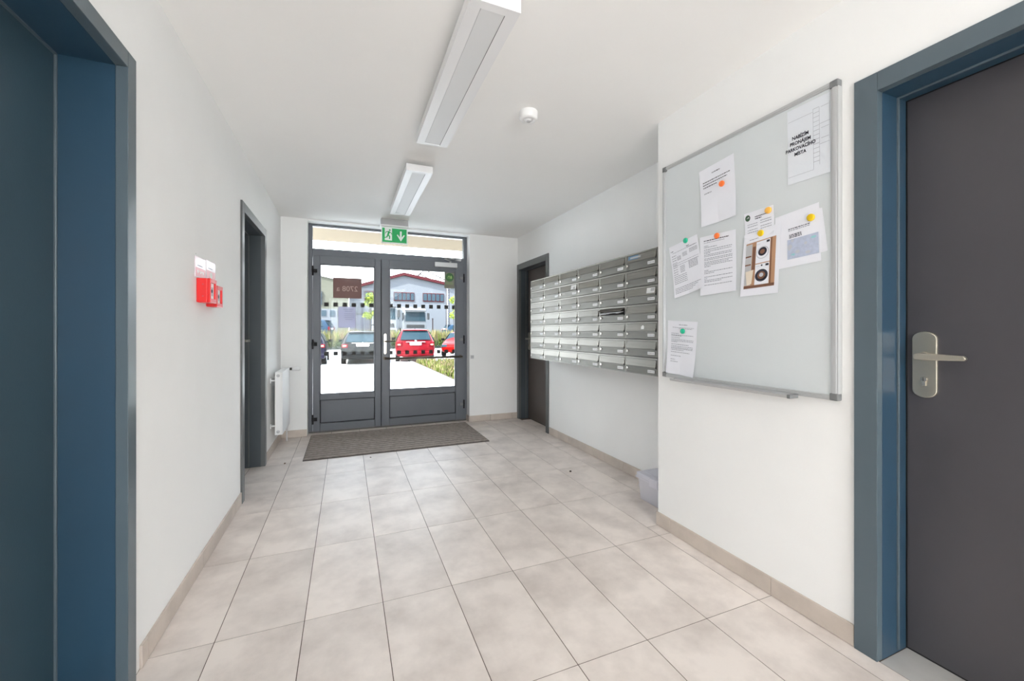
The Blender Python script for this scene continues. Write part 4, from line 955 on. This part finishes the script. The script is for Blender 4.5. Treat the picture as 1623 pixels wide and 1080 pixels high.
# trucks
def truck(x, y, w_, h_, rz, lab, Lb=8.5):
    r = root('truck', (x, y, GY), lab, 'truck', 'white trucks in the yard', rz=rz)
    def bl(mb_, nm, mt_, bev=0.0):
        o = mb_.build(nm, M[mt_]); o.parent = r
        if bev: md = o.modifiers.new('bevel', 'BEVEL'); md.width = bev; md.segments = 3; md.limit_method = 'ANGLE'
        return o
    hw = w_ / 2
    cab = MB(); cab.prism([(0.0, 0.55), (-0.06, 1.7), (0.10, 2.75), (0.5, h_ - 0.1), (1.1, h_), (2.1, h_), (2.1, 0.55)], 'x', -hw, hw); bl(cab, 'cab', 'truckw', 0.12)
    m = MB(); m.add([(-hw + 0.14, -0.10, 1.72), (hw - 0.14, -0.10, 1.72), (hw - 0.2, 0.06, 2.72), (-hw + 0.2, 0.06, 2.72), (-hw + 0.14, 0.05, 1.72), (hw - 0.14, 0.05, 1.72), (hw - 0.2, 0.2, 2.72), (-hw + 0.2, 0.2, 2.72)], [(0, 1, 2, 3), (7, 6, 5, 4), (0, 4, 5, 1), (1, 5, 6, 2), (2, 6, 7, 3), (3, 7, 4, 0)]); bl(m, 'windscreen', 'cglass')
    m = MB(); m.box(-hw + 0.25, hw - 0.25, -0.05, 0.0, 1.0, 1.35); bl(m, 'grille', 'asph', 0.02)
    m = MB(); m.box(-hw, hw, -0.14, 0.1, 0.35, 0.85); bl(m, 'bumper', 'truckw', 0.04)
    m = MB(); m.box(-hw + 0.1, hw - 0.1, -0.24, 0.05, 2.76, 2.86); bl(m, 'sun_visor', 'asph', 0.02)
    for s in (-1, 1):
        m = MB(); m.box(s * hw - 0.02 + (0.05 if s > 0 else -0.25), s * hw + 0.02 + (0.25 if s > 0 else -0.05), -0.15, 0.0, 1.9, 2.6); bl(m, 'mirror', 'asph', 0.03)
        m = MB(); m.box(s * (hw - 0.35) - 0.2, s * (hw - 0.35) + 0.2, -0.16, -0.1, 0.6, 0.78); bl(m, 'headlight', 'winblue', 0.02)
        m = MB(); m.box(s * hw - 0.01, s * hw + 0.01, 0.5, 1.4, 1.75, 2.6); bl(m, 'side_window', 'cglass')
        m = MB(); m.tube((s * hw, 1.0, 0.48), (s * (hw - 0.3), 1.0, 0.48), 0.48, 20); bl(m, 'wheel', 'tyre')
        m = MB(); m.tube((s * hw, Lb - 1.4, 0.48), (s * (hw - 0.3), Lb - 1.4, 0.48), 0.48, 20); bl(m, 'wheel', 'tyre')
    m = MB(); m.box(-hw, hw, 2.3, Lb, 0.95, h_ + 0.15); bl(m, 'cargo_box', 'truckw', 0.03)
    return r
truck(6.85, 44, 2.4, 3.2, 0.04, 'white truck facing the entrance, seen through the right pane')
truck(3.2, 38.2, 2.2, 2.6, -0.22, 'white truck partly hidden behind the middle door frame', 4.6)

# cars: rear at local y=0, nose toward +y
def car(x, y, rz, W, L, Hh, paint, lab, estate=False, g=G):
    r = root('car', (x, y, g), lab, 'car', 'parked cars', rz=rz)
    def bl(mb_, nm, mt_, bev=0.0):
        o = mb_.build(nm, M[mt_] if isinstance(mt_, str) else mt_); o.parent = r
        if bev: md = o.modifiers.new('bevel', 'BEVEL'); md.width = bev; md.segments = 3; md.limit_method = 'ANGLE'
        return o
    hw = W / 2; belt = Hh * 0.64; rh = Hh
    bk = 0.30 if not estate else 0.36
    st = [  # y, bottom, waist half width, belt z, top z, top half width
        (0.00, 0.30, 0.86, 0.62, 0.66, 0.84), (0.06, 0.24, 0.93, 0.80, belt - 0.04, 0.86), (0.12, 0.22, 0.97, 0.80, belt + 0.03, 0.84),
        (bk + 0.12, 0.20, 1.0, belt, rh - 0.05, 0.66), (bk + 0.40, 0.20, 1.0, belt, rh, 0.66), (L * 0.45, 0.20, 1.0, belt - 0.02, rh + 0.01, 0.67), (L * 0.58, 0.20, 1.0, belt - 0.03, rh - 0.06, 0.65),
        (L * 0.74, 0.20, 0.99, belt - 0.06, belt - 0.02, 0.80), (L * 0.90, 0.22, 0.95, 0.74, 0.80, 0.80), (L * 0.98, 0.26, 0.86, 0.60, 0.66, 0.74), (L, 0.32, 0.74, 0.52, 0.56, 0.66)]
    m = MB(); vs = []; rings = []
    for (yy, b_, wv, bz, tz, tw) in st:
        half = [(wv * 0.86, b_), (wv * 0.97, b_ + 0.10), (wv, (b_ + bz) / 2 + 0.05), (wv * 0.965, bz), (tw * 1.03, tz - 0.06 if tz - bz > 0.1 else tz - 0.015), (tw * 0.9, tz - 0.01), (tw * 0.45, tz + 0.012)]
        ring = [(p * hw, yy, z) for p, z in half] + [(-p * hw, yy, z) for p, z in half[::-1]]
        rings.append(len(vs)); vs += ring
    n = 14; fs = []
    for a, b in zip(rings[:-1], rings[1:]):
        for i in range(n): fs.append((a + i, a + (i + 1) % n, b + (i + 1) % n, b + i))
    fs.append(tuple(range(n))); fs.append(tuple(range(rings[-1], rings[-1] + n)))
    m.add(vs, fs, 0, True); o = bl(m, 'body', paint)
    md = o.modifiers.new('sub', 'SUBSURF'); md.levels = 1; md.render_levels = 2
    # rear screen
    def slab(mb_, q, d):
        n_ = (Vector(q[1]) - Vector(q[0])).cross(Vector(q[3]) - Vector(q[0])).normalized() * d
        mb_.add([Vector(p) for p in q] + [Vector(p) + n_ for p in q], [(0, 1, 2, 3), (7, 6, 5, 4), (0, 4, 5, 1), (1, 5, 6, 2), (2, 6, 7, 3), (3, 7, 4, 0)])
    y0_, z0_, y1_, z1_ = 0.10, belt + 0.04, bk + 0.10, rh - 0.10
    m = MB(); slab(m, [(-hw * 0.76, y0_ - 0.02, z0_), (hw * 0.76, y0_ - 0.02, z0_), (hw * 0.62, y1_ - 0.04, z1_), (-hw * 0.62, y1_ - 0.04, z1_)], 0.03); bl(m, 'rear_window', 'cglass', 0.01)
    m = MB(); m.box(-hw * 0.64, hw * 0.64, bk - 0.06, bk + 0.22, rh - 0.075, rh - 0.04); bl(m, 'spoiler', paint, 0.015)
    m = MB(); slab(m, [(hw * 0.80, L * 0.735, belt - 0.0), (-hw * 0.80, L * 0.735, belt - 0.0), (-hw * 0.63, L * 0.585, rh - 0.09), (hw * 0.63, L * 0.585, rh - 0.09)], 0.02); bl(m, 'windscreen', 'cglass')
    for s in (-1, 1):
        m = MB(); q = [(s * hw * 0.975, 0.55, belt + 0.01), (s * hw * 0.975, L * 0.66, belt - 0.01), (s * hw * 0.71, L * 0.56, rh - 0.10), (s * hw * 0.71, 0.75, rh - 0.10)]
        slab(m, q if s > 0 else q[::-1], 0.015); bl(m, 'side_window', 'cglass')
        m = MB(); m.box(min(s * hw * 0.66, s * hw * 0.93), max(s * hw * 0.66, s * hw * 0.93), -0.005, 0.14, 0.74, belt - 0.03); bl(m, 'tail_light', 'tail', 0.03)
        m = MB(); m.box(min(s * hw * 0.74, s * hw * 0.88), max(s * hw * 0.74, s * hw * 0.88), -0.012, 0.02, 0.79, 0.85); bl(m, 'reversing_light', 'tailo', 0.008)
        m = MB(); m.box(min(s * hw * 0.5, s * hw * 0.84), max(s * hw * 0.5, s * hw * 0.84), L - 0.22, L - 0.02, 0.56, 0.70); bl(m, 'headlight', 'winblue', 0.03)
        m = MB(); m.box(min(s * hw * 0.98, s * (hw + 0.17)), max(s * hw * 0.98, s * (hw + 0.17)), L * 0.64, L * 0.64 + 0.1, belt + 0.0, belt + 0.13); bl(m, 'mirror', 'tyre', 0.03)
        for yw in (0.80, L - 0.82):
            m = MB(); m.tube((s * (hw * 0.97), yw, 0.31), (s * (hw * 0.97 - 0.2), yw, 0.31), 0.31, 24); w_ = bl(m, 'wheel', 'tyre')
            m = MB(); m.tube((s * (hw * 0.985), yw, 0.31), (s * (hw * 0.9), yw, 0.31), 0.19, 16); hub = bl(m, 'hub_cap', 'alu'); hub.parent = w_
    m = MB(); m.box(-0.26, 0.26, -0.012, 0.06, 0.80, 0.91); pl_ = bl(m, 'number_plate', 'white', 0.004)
    m = MB(); m.box(-0.44, 0.44, -0.015, 0.08, 0.93, 0.95); bl(m, 'chrome_strip', 'alu', 0.004)
    m = MB(); m.box(-hw * 0.9, hw * 0.9, -0.05, 0.12, 0.30, 0.50); bl(m, 'rear_bumper', paint if not estate else 'carblack', 0.04)
    m = MB(); m.lathe([(0.045, 0), (0.04, -0.012), (0, -0.014)], (0, 0.03, belt + 0.0), 'y', 16); bl(m, 'badge', 'alu')
    m = MB(); m.tube((0, bk + 0.35, rh), (0, bk + 0.42, rh + 0.09), 0.012, 6, r2=0.006); bl(m, 'aerial', 'tyre')
    return r
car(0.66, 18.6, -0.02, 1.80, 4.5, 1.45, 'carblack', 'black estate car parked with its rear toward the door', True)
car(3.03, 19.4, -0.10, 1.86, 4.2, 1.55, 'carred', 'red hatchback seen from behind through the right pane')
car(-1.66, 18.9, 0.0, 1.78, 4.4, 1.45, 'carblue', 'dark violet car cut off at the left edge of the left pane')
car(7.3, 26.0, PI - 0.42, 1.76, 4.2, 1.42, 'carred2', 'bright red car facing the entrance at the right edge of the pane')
car(-1.2, 41.5, 1.3, 1.76, 4.3, 1.7, 'carpale', 'blue car far off behind the weeds, left pane', g=0.55)
car(8.9, 39.5, -1.5, 1.76, 3.6, 1.3, 'carpale', 'blue car far off beside the ladder mast', g=0.55)
